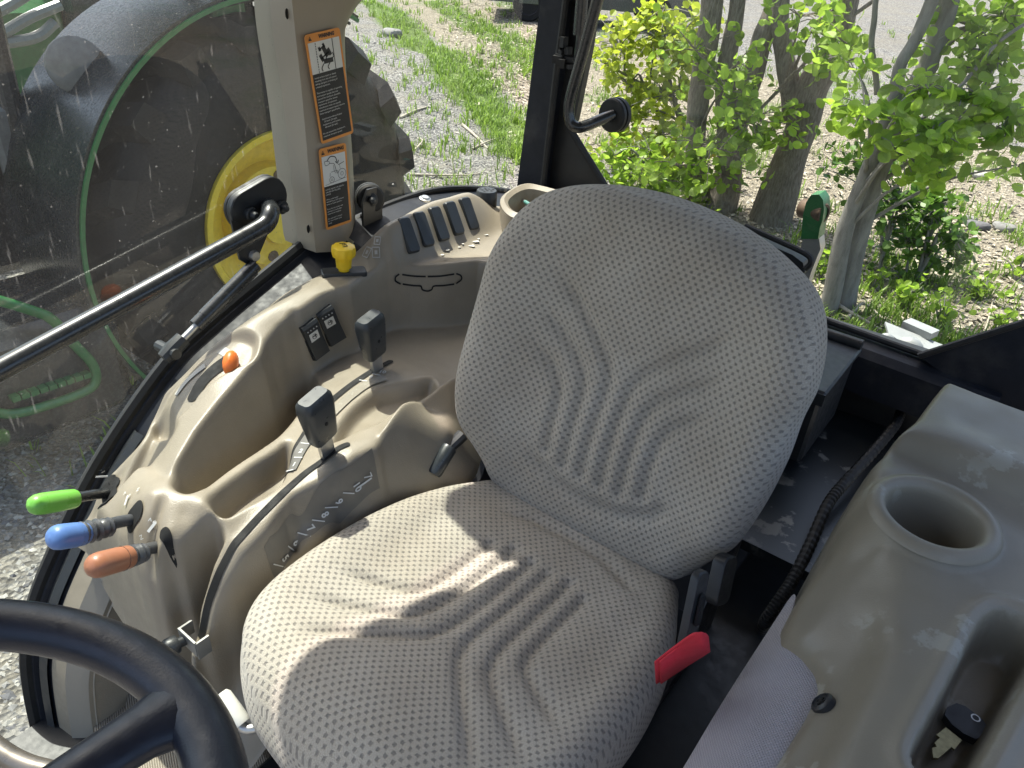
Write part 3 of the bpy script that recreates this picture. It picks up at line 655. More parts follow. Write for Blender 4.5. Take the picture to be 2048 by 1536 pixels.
pocket([(330,1022),(304,1050),(283,1080),(264,1112),(255,1150),(280,1150),(300,1108),(318,1062),(336,1034)], .59, .022, .012)
side = pp([(900,770,.605),(845,800,.606),(797,834,.613),(757,868,.622),(755,890,.622),(712,911,.622),(669,946,.614),(627,966,.608),(586,988,.604),(535,1052,.59),(487,1106,.575),(458,1160,.546),(436,1218,.503),(420,1294,.447),(408,1352,.39)])+[np.array([.2,.62]), np.array([.2,-.4]), np.array([.30,-.35])]
sd = poly_sd(GX, GY, side); H = H+(S_-H)*sm(.002, -.010, sd)
front = pp([(180,1000,.47),(190,1050,.45),(205,1090,.45),(222,1098,.48),(240,1096,.53),(258,1108,.54),(275,1140,.535),(295,1162,.525),(315,1160,.53),(340,1160,.515),(352,1200,.46),(372,1262,.42),(390,1310,.40)])+[np.array([.2,.56]), np.array([.2,.7]), np.array([.8,.7]), np.array([.8,.5])]
sd = poly_sd(GX, GY, front); H = H+(np.minimum(F_, H)-H)*sm(.002, -.016, sd)
CZ = blur(H, 3)
zcut = np.interp(GX, [.22, .30, .345, .40, .45, .50, .55, .585, .61, .65, .70], [.0, .05, .16, .22, .27, .315, .36, .41, .43, .42, .40])   # lower edge of the moulding in front
low = (GY > .30) & (CZ < zcut); CZ = np.where(low, zcut, CZ); CMASK = ~(low[:-1, :-1] & low[1:, :-1] & low[:-1, 1:] & low[1:, 1:])
def hsample(Z, gx, gy, x, y, g):
    i = np.clip((x-gx[0])/g, 0, len(gx)-1.001); j = np.clip((y-gy[0])/g, 0, len(gy)-1.001)
    a = i.astype(int); b = j.astype(int); u = i-a; v = j-b
    return (Z[b, a]*(1-u)+Z[b, a+1]*u)*(1-v)+(Z[b+1, a]*(1-u)+Z[b+1, a+1]*u)*v
def onfield(px, py, Z, gx, gy, g, t0=.5, t1=3.):
    v = ray(px, py); t = np.linspace(t0, t1, 2500); P = CAM+v*t[:, None]
    ins = (P[:, 0] > gx[0]) & (P[:, 0] < gx[-1]) & (P[:, 1] > gy[0]) & (P[:, 1] < gy[-1])
    h = hsample(Z, gx, gy, P[:, 0], P[:, 1], g); k = np.where(ins & (P[:, 2] < h))[0]
    return P[k[0]] if len(k) else onz(px, py, .6)
def oncon(px, py): return onfield(px, py, CZ, cgx, cgy, CG)
def fnormal(p, Z, gx, gy, g, e=.009):
    f = lambda x, y: float(hsample(Z, gx, gy, np.array([x]), np.array([y]), g)[0])
    n = np.array([-(f(p[0]+e, p[1])-f(p[0]-e, p[1]))/(2*e), -(f(p[0], p[1]+e)-f(p[0], p[1]-e))/(2*e), 1.])
    return n/np.linalg.norm(n)
def cnormal(p): return fnormal(p, CZ, cgx, cgy, CG)
def grid_mb(GX, GY, Z, mask=None):
    mb = MB(); ny, nx = Z.shape
    mb.v = np.stack([GX, GY, Z], -1).reshape(-1, 3).tolist()
    for j in range(ny-1):
        for i in range(nx-1):
            if mask is None or mask[j, i]: mb.f.append((j*nx+i, j*nx+i+1, (j+1)*nx+i+1, (j+1)*nx+i))
    return mb
con = thing('control_console', (.45, 0, .4), 'tan moulded plastic control console with levers and switches beside the seat', 'control console')
shell = obj('shell', grid_mb(GX, GY, CZ, CMASK), M['tan'], con, smooth=180)
def ribbon(line, w, lift, mb=None, n=130, m=7, cap=False):
    """flat strip that hugs the console along a pixel line (print or slot)"""
    P = spline([oncon(*p) if len(p) == 2 else onz(*p) for p in line], n); mb = mb or MB(); rows = [[] for _ in range(m)]
    sl = np.r_[0, np.cumsum([np.linalg.norm(P[i+1]-P[i]) for i in range(n-1)])]
    for i in range(n):
        t = P[min(i+3, n-1)]-P[max(i-3, 0)]; t[2] = 0; t /= np.linalg.norm(t); s_ = np.array([-t[1], t[0], 0]); e = min(sl[i], sl[-1]-sl[i]); r_ = w/2
        hw = math.sqrt(max(r_*r_-(r_-e)**2, 1e-9)) if (cap and e < r_) else r_
        for k in range(m):
            p = P[i]+s_*hw*(2*k/(m-1)-1); p[2] = hsample(CZ, cgx, cgy, np.array([p[0]]), np.array([p[1]]), CG)[0]+lift; rows[k].append(p)
    V = [p for r_ in rows for p in r_]; return mb.add(V, [(k*n+i, k*n+i+1, (k+1)*n+i+1, (k+1)*n+i) for k in range(m-1) for i in range(n-1)])
def slot(line, w, label=None, lift=.0018):
    return obj('slot', ribbon(line, w, lift, cap=True), M['slot'], con, smooth=180)
slot([(785,722,.615),(740,745,.615),(690,780,.608),(640,825,.603),(605,878,.60),(578,924,.596),(556,966,.592)], .013)
slot([(700,889,.622),(672,900,.621),(640,926,.614),(608,950,.608),(567,985,.603),(512,1041,.59),(466,1091,.577),(437,1148,.547),(416,1208,.504),(401,1285,.448)], .011)
slot([(476,713),(440,733),(405,765),(382,805)], .024)
for a in ([(238,958),(229,970),(219,988),(212,1008)], [(286,1012),(275,1025),(264,1042),(255,1060)], [(342,1066),(336,1073),(331,1081),(327,1089)]):
    slot(a, .026, lift=.003)
# printed scale beside the outer quadrant and on the seat side of the inner one
obj('scale_decal', ribbon([(770,757),(735,770),(700,795),(665,828),(635,862)], .020, .0026), plain('glare_scale_decal', (.30, .275, .23), .22, var=.05), con, smooth=180)  # this stretch of the scale is painted paler for its glare
M['decal_scale'] = plain('worn_scale_decal', (.17, .155, .13), .4, var=.08)
obj('scale_decal', ribbon([(622,872),(600,905),(580,945)], .02, .0026), M['decal_grey'], con, smooth=180)
band = [(752,938),(731,958),(694,987),(646,1026),(618,1055),(592,1080),(567,1115),(545,1150)]
obj('scale_decal', ribbon(band, .016, .0026), M['decal_scale'], con, smooth=180)
def print_on(body, px, py, size, mat, spin=0., **kw):
    p = oncon(px, py); n = cnormal(p); up = np.array([0, 1., 0])
    R = frame(n, (math.sin(spin), math.cos(spin), 0)); return lettering(body, size, mat, R, p, con, lift=.0034, **kw)
def tick(px, py, L, mat, ang, w=.0018):
    p = oncon(px, py); n = cnormal(p); R = frame(n, (math.sin(ang), math.cos(ang), 0)); mb = MB()
    mb.box(p+n*.0034, (w/2, L/2, .0002), R); return obj('tick', mb, mat, con)
for b, x, y in (('10', 712, 973), ('9', 676, 1002), ('8', 648, 1028), ('7', 619, 1056), ('6', 592, 1084), ('5', 568, 1117)):
    print_on(b, x, y, .017, M['grey_mark'], spin=math.radians(150), bold=.0004)
for x, y in ((695,985),(661,1013),(635,1040),(607,1068),(582,1098),(556,1130)): tick(x, y, .022, M['grey_mark'], math.radians(75))
print_on('7', 733, 952, .021, M['grey_mark'], spin=math.radians(150)); tick(728, 964, .026, M['grey_mark'], math.radians(150), .003)
for b, x, y in (('10', 765, 747), ('9', 742, 757), ('2', 603, 905), ('1', 590, 932)): print_on(b, x, y, .014, M['grey_mark'], spin=math.radians(150), bold=.0003)
for x, y in ((753,752),(727,764),(611,890),(598,918),(582,944)): tick(x, y, .016, M['grey_mark'], math.radians(70))
for b, x, y in (('C', 224, 935), ('Z', 279, 982), ('Z', 286, 1074)): print_on(b, x, y, .009, M['grey_mark'], spin=math.radians(140))
for x, y in ((204,955),(257,1000),(305,1052)):
    print_on('o', x+6, y-8, .011, M['grey_mark'], spin=math.radians(140)); tick(x, y+2, .016, M['grey_mark'], math.radians(160), .004); print_on('^', x-4, y-10, .012, M['grey_mark'], spin=math.radians(140))
# levers
def knob_lever(px, py, h, tilt, lab):
    p = oncon(px, py); z = np.array([tilt[0], tilt[1], 1.]); z /= np.linalg.norm(z); R = frame(z, (1, .12, 0))
    e = bpy.data.objects.new('quadrant_lever', None); COL.objects.link(e); e.parent = con; e.location = [-c for c in ORIGIN[con.name]]; e['label'] = lab
    mb = MB(); mb.box(p+z*.012, (.013, .0035, .034), R); obj('blade', mb, M['steel'], e)
    mb = MB(); c0 = p+z*.036; out = []
    lay = [(0, .021, .0105), (.004, .0235, .0125), (.03, .0265, .0145), (.058, .029, .0165), (.068, .0275, .0155), (.0735, .023, .011)]
    k = None; V = []
    for hh, a, b in lay:
        o_ = rbox2(2*a, 2*b, b*.62, 5); k = len(o_); V += [c0+R@np.array([u, w, hh*h/.075]) for u, w in o_]
    Fs = [(l*k+i, l*k+(i+1) % k, (l+1)*k+(i+1) % k, (l+1)*k+i) for l in range(len(lay)-1) for i in range(k)]+[tuple((len(lay)-1)*k+i for i in range(k)), tuple(range(k-1, -1, -1))]
    mb.add(V, Fs); kn = obj('knob', mb, M['knob'], e, smooth=50)
    mb = MB(); q = c0+z*.032*h/.075-R[:, 1]*.0150; mb.lathe([(0, .0006), (.0032, .0006), (.0032, -.001)], q, -R[:, 1], 12); obj('screw', mb, M['slot'], e)
knob_lever(755, 741, .088, (-.03, .16), 'outer black draft lever')
knob_lever(656, 909, .088, (-.03, .18), 'inner black depth lever')
def hyd_lever(base, mid, tip, zt, mat, taped, lab):
    e = bpy.data.objects.new('hydraulic_lever', None); COL.objects.link(e); e.parent = con; e.location = [-c for c in ORIGIN[con.name]]; e['label'] = lab
    b = oncon(*base); d0 = np.linalg.norm(b-CAM)
    a = onx(*mid, b[0]-.008); t = onx(*tip, b[0]-.015)
    u = (t-a)/np.linalg.norm(t-a)
    mb = MB(); path = spline([b+np.array([0, -.02, -.01]), b+(a-b)*.25+np.array([0, 0, .004]), a+u*.02], 10); mb.tube(path, .0085, 12); obj('rod', mb, M['steel_tube'] if not taped else M['tape'], e)
    if taped:
        mb = MB(); P = [a-u*.05+(u*.075)*k/14 for k in range(15)]; P = [b+(a-b)*.45+((a+u*.012)-(b+(a-b)*.45))*k/14 for k in range(15)]
        mb.tube(P, [.0115+.0022*math.sin(k*2.3)+.0012*random.random()+.003*(k/14) for k in range(15)], 14); obj('wrap', mb, M['tape'], e)
    mb = MB(); L = np.linalg.norm(t-a); prof = [(.0, -.002), (.0135, -.002), (.0155, .002), (.0165, L*.3), (.0168, L*.72), (.0155, L*.85), (.012, L*.94), (.007, L*.985), (0.0, L)]
    mb.lathe(prof, a, u, 20); obj('grip', mb, mat, e, smooth=60)
hyd_lever((213,990), (150,997), (56,1012), 0, M['green_knob'], False, 'bright green capsule lever')
hyd_lever((262,1042), (170,1067), (98,1077), 0, M['blue_knob'], True, 'worn blue capsule lever with grey tape')
hyd_lever((312,1098), (260,1113), (174,1136), 0, M['brown_knob'], True, 'reddish brown capsule lever with grey tape')
# orange hand throttle
p = oncon(466, 735); n = cnormal(p); mb = MB(); R = frame((-.5, .45, .75), (.15, -.25, 1)); c = p+n*.012
mb.sphere((0, 0, 0), 1, 14, 10); mb.v = [tuple(c+R@(np.array(v)*np.array([.013, .022, .016]))) for v in mb.v]; obj('throttle_knob', mb, M['orange'], con, smooth=180)['label'] = 'orange hand throttle'
obj('scale_decal', ribbon([(352,792),(375,763),(410,733)], .012, .0025), M['dim_mark'], con, smooth=180)
mb = MB(); q = oncon(449, 702); obj('scale_decal', ribbon([(440,710),(455,698)], .02, .0013), M['dim_mark'], con, smooth=180)
# rocker switches
def rocker(px, py, w, h, th, up, tag_, kind='rocker_switch', icon=True, n=None):
    p = oncon(px, py); n = cnormal(p) if n is None else np.array(n, float); R = frame(n, up)
    e = bpy.data.objects.new(kind, None); COL.objects.link(e); e.parent = con; e.location = [-c for c in ORIGIN[con.name]]; e['label'] = tag_
    mb = MB(); rounded_slab(mb, R, p-n*.006, w+.004, h+.004, .004, .009); obj('bezel', mb, M['black'], e)
    prof = [(-h/2, .004), (-h/2, .007), (0, .009), (h*.42, .016), (h/2, .013), (h/2, .004)]
    V = [p+R@np.array([s_*w/2*(1 if 0 < i < 5 else 1), a, b]) for s_ in (-1, 1) for i, (a, b) in enumerate(prof)]
    k = len(prof); mb = MB().add(V, [tuple(range(k)), tuple(range(2*k-1, k-1, -1))]+[(i, k+i, k+(i+1) % k, (i+1) % k) for i in range(k)]); obj('rocker', mb, M['charcoal'], e)
    if icon:
        mb = MB(); sl_ = math.atan2(.007, h*.42); Rn = R@np.array([[1, 0, 0], [0, math.cos(sl_), -math.sin(sl_)], [0, math.sin(sl_), math.cos(sl_)]])
        c = p+R@np.array([0, h*.12, .0112]); mb.box(c, (w*.29, w*.27, .0004), Rn); ic = obj('icon_tile', mb, M['white_plastic'], e)
        mb = MB(); mb.lathe([(.0045, .0007), (.0055, .0007)], c, Rn[:, 2], 14); mb.box(c+Rn[:, 1]*.001+Rn[:, 2]*.0006, (.004, .001, .0002), Rn); mb.box(c+Rn[:, 0]*.002+Rn[:, 2]*.0006, (.0008, .004, .0002), Rn); obj('icon', mb, M['decal_black'], e)
        for k in range(4):
            mb = MB(); mb.sphere(p+R@np.array([w*(-.3+.2*k), h*.33, .0148]), .0016, 8, 6); obj('rivet_dot', mb, M['steel'], e)
for x, y, lab in ((626, 678, 'black rocker switch with a pale icon tile, front one of the pair'), (659, 650, 'black rocker switch with a pale icon tile, rear one of the pair')):
    p0 = oncon(x, y); n0 = cnormal(p0)+np.array([-.25, .25, .1]); n0 /= np.linalg.norm(n0); up = onplane(x-17, y-34, n0, np.dot(n0, p0))-onplane(x+17, y+34, n0, np.dot(n0, p0))
    rocker(x, y, .034, .074, .012, up, lab, n=n0)
# blank switch covers on the rear panel
BLK = ((816,471),(846,459),(877,448),(907,437),(937,428))
n0 = sum(cnormal(oncon(x, y)) for x, y in BLK[1:]); n0 /= np.linalg.norm(n0); p0 = sum(oncon(x, y) for x, y in BLK[1:])/4; up = onplane(868, 422, n0, np.dot(n0, p0))-onplane(887, 477, n0, np.dot(n0, p0))
for i, (x, y) in enumerate(BLK):
    p = onplane(x, y, n0, np.dot(n0, p0)); R = frame(n0, up); mb = MB()
    rounded_slab(mb, R, p-n0*.003, .030, .074, .006, .010, .003); o = obj('blank_switch', mb, M['charcoal'], con)
# yellow power take-off knob on its plate
p = oncon(688, 545); n = np.array([-.05, 0, 1.]); R = frame(n, (.5, .8, 0)); mb = MB(); rounded_slab(mb, R, p-n*.004, .03, .085, .005, .009); obj('knob_plate', mb, M['charcoal'], con)
mb = MB(); k = 60; prof = [(r_*.86, h_*.9) for r_, h_ in [(.012, .004), (.012, .012), (.0165, .013), (.0175, .025), (.0185, .034), (.0245, .040), (.026, .046), (.026, .054), (.0245, .060), (.018, .0625), (0, .063)]]
mb.lathe(prof, p, n, k)
for i, v in enumerate(mb.v):
    L, a = divmod(i, k)
    if 5 <= L <= 8:
        q = np.array(v)-p; r_ = q-n*np.dot(q, n); mb.v[i] = tuple(p+n*np.dot(q, n)+r_*(1+.045*math.cos(a/k*2*math.pi*10)))
kn = obj('push_pull_knob', mb, M['yellow'], con, smooth=40); kn['label'] = 'yellow scalloped push-pull knob'
mb = MB(); R2 = frame(n, (.3, .9, 0)); c = p+n*.0571
for dx, dy, a, b in ((-.008, 0, .0006, .005), (.008, 0, .0006, .005), (-.004, -.005, .004, .0006), (.004, -.005, .004, .0006)): mb.box(c+R2@np.array([dx, dy, 0]), (a, b, .0003), R2)
mb.lathe([(.002, .0004), (.0032, .0004)], c, n, 12); obj('knob_symbol', mb, M['decal_black'], con)
# recessed outline of the unused cut-out in the shelf wall
def wall_line(L, w=.0034):
    P = spline([oncon(*q) for q in L], 24); mb = MB(); nn = np.array([-.9, .25, .3]); nn /= np.linalg.norm(nn)
    A = []; B = []
    for i in range(24):
        t = P[min(i+1, 23)]-P[max(i-1, 0)]; t /= np.linalg.norm(t)+1e-9; s_ = np.cross(nn, t); s_ /= np.linalg.norm(s_); A.append(P[i]+s_*w/2+nn*.003); B.append(P[i]-s_*w/2+nn*.003)
    return mb.strip(A, B)
for L in ([(797,548),(790,554),(790,562),(800,568)], [(803,549),(825,552),(850,553)], [(854,553),(880,552),(907,548)], [(911,547),(920,551),(921,559),(911,567)], [(804,568),(825,571),(840,572),(843,579),(853,582),(862,579),(866,572),(885,571),(907,568)]):
    obj('cutout_line', wall_line(L), M['slot'], con)
# worn pictograms on the dark facet by the pillar
for (x, y, s_) in ((735,505,.010),(752,505,.010),(738,478,.008),(755,482,.008),(742,462,.006),(752,460,.006)):
    p = oncon(x, y); n = cnormal(p); R = frame(n, (0, 0, 1)); mb = MB()
    for a, b, hw, hh in ((-1, 0, .07, 1), (1, 0, .07, 1), (0, 1, 1, .07), (0, -1, 1, .07), (0, 0, .35, .35)): mb.box(p+n*.002+R@np.array([a*s_*.7, b*s_, 0]), (hw*s_*.7+.0003, hh*s_+.0003, .0002), R)
    obj('pictogram', mb, M['dim_mark'], con)
# pale paint drips on the shelf
m_, nt, b = newmat('paint_spots'); b.inputs['Base Color'].default_value = (.55, .53, .48, 1); b.inputs['Roughness'].default_value = .7
M['spots'] = m_
for (x, y) in ((884,510),(893,500),(918,495),(925,488),(950,483),(957,478),(943,492),(972,470)):
    p = oncon(x, y); mb = MB(); k = 9; r_ = .006*random.uniform(.6, 1.4); V = [p+np.array([0, 0, .0012])]+[p+np.array([r_*random.uniform(.6, 1.3)*math.cos(6.283*i/k), r_*random.uniform(.6, 1.3)*math.sin(6.283*i/k), .0012]) for i in range(k)]
    mb.add(V, [(0, 1+i, 1+(i+1) % k) for i in range(k)]); obj('paint_spot', mb, M['spots'], con)
# adjustable stop on the inner quadrant
p = onz(401, 1278, .453); mb = MB(); ex = np.array([1., 0, 0])
q = p+np.array([-.002, .004, .012]); mb.box(q+np.array([0, .014, 0]), (.020, .0015, .014)); mb.box(q+np.array([-.020, .004, -.004]), (.0015, .010, .016)); mb.box(q+np.array([.020, .004, .0]), (.0015, .010, .012))
st = obj('quadrant_stop', mb, plain('dull_zinc', (.24, .24, .23), .5, metal=.4), con); st['label'] = 'zinc plated stop bracket'
mb = MB(); mb.lathe([(0, 0), (.0075, 0), (.0075, .012), (.0125, .013), (.0135, .016), (.0135, .027), (.0115, .03), (.007, .031), (0, .029)], q+np.array([.008, .012, -.002]), (.1, 1, .12), 20); obj('thumb_screw', mb, M['charcoal'], con)
# tray moulding at the rear end
def tray_ring(outer, inner, zt, depth, mat, parent, name, floor_mat=None):
    mb = MB(); k = len(outer)
    lo = [p-np.array([0, 0, .045]) for p in outer]; mid = [(a+b)/2+np.array([0, 0, .006]) for a, b in zip(outer, inner)]; bot = [np.array([p[0], p[1], p[2]-depth]) for p in inner]
    cb = sum(bot)/k; bot = [b+(cb-b)*.08 for b in bot]
    for A, B in ((lo, outer), (outer, mid), (mid, inner), (inner, bot)): mb.strip(A, B, closed=True)
    b0 = len(mb.v); mb.add(bot, [tuple(range(k))]); return obj(name, mb, mat, parent, smooth=60)
def loop(P, n=48):
    P = P+P[:3]; S = spline(P, n*(len(P)-1)//(len(P)-3)+1); m_ = len(P)-3; tot = len(P)-1
    a = int(len(S)*1/tot); return S[a:a+n]
outer = loop([onz(*q, .80) for q in ((1000,402),(1020,380),(1052,367),(1085,372),(1140,388),(1180,408),(1150,440),(1080,445),(1020,432))])
inner = loop([onz(*q, .80) for q in ((1016,405),(1030,388),(1055,378),(1085,382),(1135,397),(1160,410),(1135,427),(1080,430),(1032,424))])
tray_ring(outer, inner, .80, .05, M['tan'], con, 'rear_tray')
# round buzzer with a perforated cap
p = onz(973, 398, .795); mb = MB(); mb.lathe([(.024, -.03), (.024, .018), (.022, .021), (0, .021)], p, (0, 0, 1), 28); bz = obj('buzzer', mb, M['charcoal'], con)
for k in range(9):
    a = k*2.4; r_ = .017*math.sqrt((k+.3)/9); mb = MB(); mb.lathe([(0, .0216), (.0032, .0216)], p+np.array([r_*math.cos(a), r_*math.sin(a), 0]), (0, 0, 1), 10); obj('hole', mb, M['slot'], con)
# ------------------------------------------------------------------ upholstery fabric
def fabric(name, light, dark, su=.0116, sv=.0070):
    m_, nt, b = newmat(name); L = nt.links
    uv = nt.nodes.new('ShaderNodeUVMap').outputs[0]
    wob = nt.nodes.new('ShaderNodeTexNoise'); wob.inputs['Scale'].default_value = 260; wob.inputs['Detail'].default_value = 1; L.new(uv, wob.inputs['Vector'])
    mp = nt.nodes.new('ShaderNodeVectorMath'); mp.operation = 'MULTIPLY_ADD'; L.new(wob.outputs['Color'], mp.inputs[0]); mp.inputs[1].default_value = (.0026, .0026, 0); L.new(uv, mp.inputs[2])
    sep = nt.nodes.new('ShaderNodeSeparateXYZ'); L.new(mp.outputs[0], sep.inputs[0])
    u = math_node(nt, 'DIVIDE', sep.outputs[0], su); v = math_node(nt, 'DIVIDE', sep.outputs[1], sv)
    row = math_node(nt, 'FLOOR', v); odd = math_node(nt, 'MULTIPLY', math_node(nt, 'FLOORED_MODULO', row, 2.0), .5)
    fu = math_node(nt, 'FRACT', math_node(nt, 'ADD', u, odd)); fv = math_node(nt, 'FRACT', v)
    du = math_node(nt, 'ABSOLUTE', math_node(nt, 'SUBTRACT', fu, .5)); dv = math_node(nt, 'ABSOLUTE', math_node(nt, 'SUBTRACT', fv, .5))
    d = math_node(nt, 'MAXIMUM', math_node(nt, 'MULTIPLY', du, 1.0), math_node(nt, 'MULTIPLY', dv, .68))
    mask = nt.nodes.new('ShaderNodeMapRange'); mask.interpolation_type = 'SMOOTHSTEP'; L.new(d, mask.inputs[0])
    for i, x in ((1, .11), (2, .26), (3, 1.), (4, 0.)): mask.inputs[i].default_value = x
    w1 = nt.nodes.new('ShaderNodeTexNoise'); w1.inputs['Scale'].default_value = 900; w1.inputs['Detail'].default_value = 3; L.new(uv, w1.inputs['Vector'])
    w2 = nt.nodes.new('ShaderNodeTexNoise'); w2.inputs['Scale'].default_value = 7; w2.inputs['Detail'].default_value = 5; L.new(uv, w2.inputs['Vector'])
    base = mixc(nt, mask.outputs[0], light, dark)
    fl = ramp(nt, w1.outputs[0], [(.3, (.72,)*3), (.7, (1.22,)*3)])
    gr = ramp(nt, w2.outputs[0], [(.3, (.86, .83, .79)), (.68, (1.06, 1.06, 1.06))])
    x1 = nt.nodes.new('ShaderNodeMix'); x1.data_type = 'RGBA'; x1.blend_type = 'MULTIPLY'; x1.inputs[0].default_value = 1; L.new(base, x1.inputs[6]); L.new(fl, x1.inputs[7])
    x2 = nt.nodes.new('ShaderNodeMix'); x2.data_type = 'RGBA'; x2.blend_type = 'MULTIPLY'; x2.inputs[0].default_value = 1; L.new(x1.outputs[2], x2.inputs[6]); L.new(gr, x2.inputs[7])
    L.new(x2.outputs[2], b.inputs['Base Color']); b.inputs['Roughness'].default_value = .95; b.inputs['Specular IOR Level'].default_value = .15
    b.inputs['Sheen Weight'].default_value = .25; b.inputs['Sheen Roughness'].default_value = .5
    h = math_node(nt, 'ADD', math_node(nt, 'MULTIPLY', mask.outputs[0], -1.), math_node(nt, 'MULTIPLY', w1.outputs[0], .9))
    bump(nt, b, h, .75, .0013)
    return m_
M['fabric'] = fabric('seat_fabric', (.42, .385, .33), (.23, .213, .188))
def cushion(outline, centre, edge_r, thick, hfun, to_world, ns=120, nt_=420):
    """upholstered pad: star-shaped outline (u,v), rounded edge, surface height hfun(u,v), skirt of given thickness"""
    B = np.array(spline(list(outline)+list(outline[:3]), 4000)); nO = len(outline); seg = len(outline)+2
    i0 = int(4000*1/seg); i1 = int(4000*(1+nO)/seg); B = B[i0:i1]; c = np.array(centre)
    L = np.r_[0, np.cumsum(np.linalg.norm(np.diff(np.vstack([B, B[:1]]), axis=0), axis=1))]
    k = np.interp(np.linspace(0, L[-1], nt_, endpoint=False), L, np.arange(len(L))); B = np.vstack([B, B[:1]])
    B = np.stack([np.interp(k, np.arange(len(B)), B[:, 0]), np.interp(k, np.arange(len(B)), B[:, 1])], 1)
    s = np.linspace(0, 1, ns)**.82; rad = np.linalg.norm(B-c, axis=1); rows = []; uvs = []
    for sk in s[1:]:
        P = c+(B-c)*sk; d = np.minimum(rad*(1-sk), edge_r)
        h = np.sqrt(np.maximum(edge_r**2-(edge_r-d)**2, 0))-edge_r
        rows.append(np.c_[P, hfun(P)+h]); uvs.append(P)
    # skirt: bulges a little and tucks in at the bottom
    top = rows[-1]; nsk = 16
    outd = (B-c)/rad[:, None]
    for j in range(1, nsk+1):
        q = j/nsk; bul = .006*math.sin(math.pi*q)-.03*max(0, q-.6)**2*6
        rows.append(np.c_[B+outd*bul, top[:, 2]-thick*q]); uvs.append(B+outd*(thick*q))
    V = [np.r_[c, hfun(c[None])[0]]]+[p for r_ in rows for p in r_]; U = [c]+[p for r_ in uvs for p in r_]
    V = to_world(np.array(V)); mb = MB(); n = nt_; Fs = [(0, 1+i, 1+(i+1) % n) for i in range(n)]
    for r_ in range(len(rows)-1):
        b = 1+r_*n
        Fs += [(b+i, b+n+i, b+n+(i+1) % n, b+(i+1) % n) for i in range(n)]
    b = 1+(len(rows)-1)*n; Fs.append(tuple(b+i for i in range(n-1, -1, -1)))
    mb.v = V.tolist(); mb.f = Fs; return mb, np.array(U)
seat = thing('operator_seat', (0, .22, .1), 'grey patterned cloth operator seat with contoured cushion and backrest', 'seat')
def groove(P, L, w, dep):
    d = seg_dist(P, L); e = np.linalg.norm(P-np.array(L[-1])[:2], axis=1); return -dep*np.exp(-(d/w)**2)*sm(-.01, .05, e)
# ---- cushion: u = x, v = y, height above the tilted pan
CT = .096
def cu_world(V): return np.c_[V[:, 0], V[:, 1], .505+CT*V[:, 1]+V[:, 2]]
cu_out = [(0,-.075),(.12,-.07),(.19,-.05),(.215,-.01),(.24,.05),(.262,.13),(.272,.22),(.268,.32),(.255,.40),(.225,.458),(.16,.497),(.08,.512),(0,.516)]
cu_out = cu_out+[(-a*.90, b) for a, b in cu_out[::-1][1:-1]]
def cu_lines(s):
    out = []
    for k, (x0, ys) in enumerate(((.028, .345), (.068, .30), (.105, .255))):
        out.append([(s*x0, .05-.25*x0), (s*x0, ys-.07), (s*(x0+.012), ys-.035), (s*(x0+.04), ys-.005+.01*k), (s*(x0+.085), ys+.035+.012*k), (s*(x0+.12), ys+.075+.012*k)])
    return out
CUL = [[(.016,.09),(.016,.25),(.023,.295),(.042,.326),(.15,.43)], [(.053,.085),(.055,.235),(.064,.283),(.085,.312),(.185,.38)], [(.088,.10),(.088,.205),(.095,.25),(.115,.272),(.195,.315)]]
cu_h_lines = [spline([(s_*a, b) for a, b in L], 60) for s_ in (1, -1) for L in CUL]
def cu_h(P):
    u, v = P[:, 0], P[:, 1]
    h = .020*sm(.14, .25, np.abs(u))*sm(.5, .3, v)-.014*np.exp(-((v-.16)/.13)**2)*(1-(u/.2)**2).clip(0)
    h += .012*np.exp(-((v-.44)/.07)**2)-.022*sm(.36, .54, v)**2
    for L in cu_h_lines: h += groove(P, L, .0095, .0105)
    # end of the fluted field
    h += groove(P, [(-.125, .03), (-.07, .006), (0, 0), (.07, .006), (.125, .03)], .011, .009)
    h += .006*np.exp(-((np.abs(u)-.14)/.03)**2)*sm(.0, .08, v)*sm(.3, .15, v)
    return h
mb, U = cushion(cu_out, (0, .21), .05, .085, cu_h, cu_world)
obj('seat_cushion', mb, M['fabric'], seat, smooth=180, uv=U)
# ---- backrest: u = x, v up the reclined plane, height towards the driver
LEAN = .279; sl_ = math.hypot(1, LEAN); bu = np.array([0, -LEAN, 1])/sl_; bn = np.array([0, 1, LEAN])/sl_
B0 = np.array([0, -.02, .52])
def ba_world(V): return B0+V[:, :1]*np.array([1., 0, 0])+V[:, 1:2]*bu+V[:, 2:3]*bn
ba_out = [(0,-.045),(.10,-.045),(.165,-.038),(.19,-.022),(.203,.0),(.222,.03),(.248,.075),(.266,.15),(.272,.23),(.270,.30),(.265,.36),(.250,.42),(.215,.465),(.15,.494),(.075,.511),(0,.516)]
ba_out = [(a*1.05+.004, b) for a, b in ba_out]+[(-a*(.955 if b > .3 else .925), b) for a, b in ba_out[::-1][1:-1]]
ba_out = [(a, b+.10*a*float(sm(.12, .42, b))) for a, b in ba_out]
def ba_lines(s):
    out = []
    for k, (x0, ys) in enumerate(((.026, .285), (.062, .225), (.098, .165))):
        out.append([(s*x0, .065+.35*x0*x0*20), (s*x0, ys-.07), (s*(x0+.01), ys-.03), (s*(x0+.035), ys+.01), (s*(x0+.075), ys+.055-.004*k), (s*(x0+.115), ys+.095-.008*k)])
    return out
BAL = [[(.018,.085),(.018,.225),(.027,.262),(.048,.288),(.15,.378)], [(.053,.085),(.053,.195),(.062,.232),(.08,.255),(.158,.314)], [(.089,.098),(.089,.172),(.096,.204),(.112,.224),(.158,.256)]]
ba_h_lines = [spline([(s_*a, b) for a, b in L], 60) for s_ in (1, -1) for L in BAL]
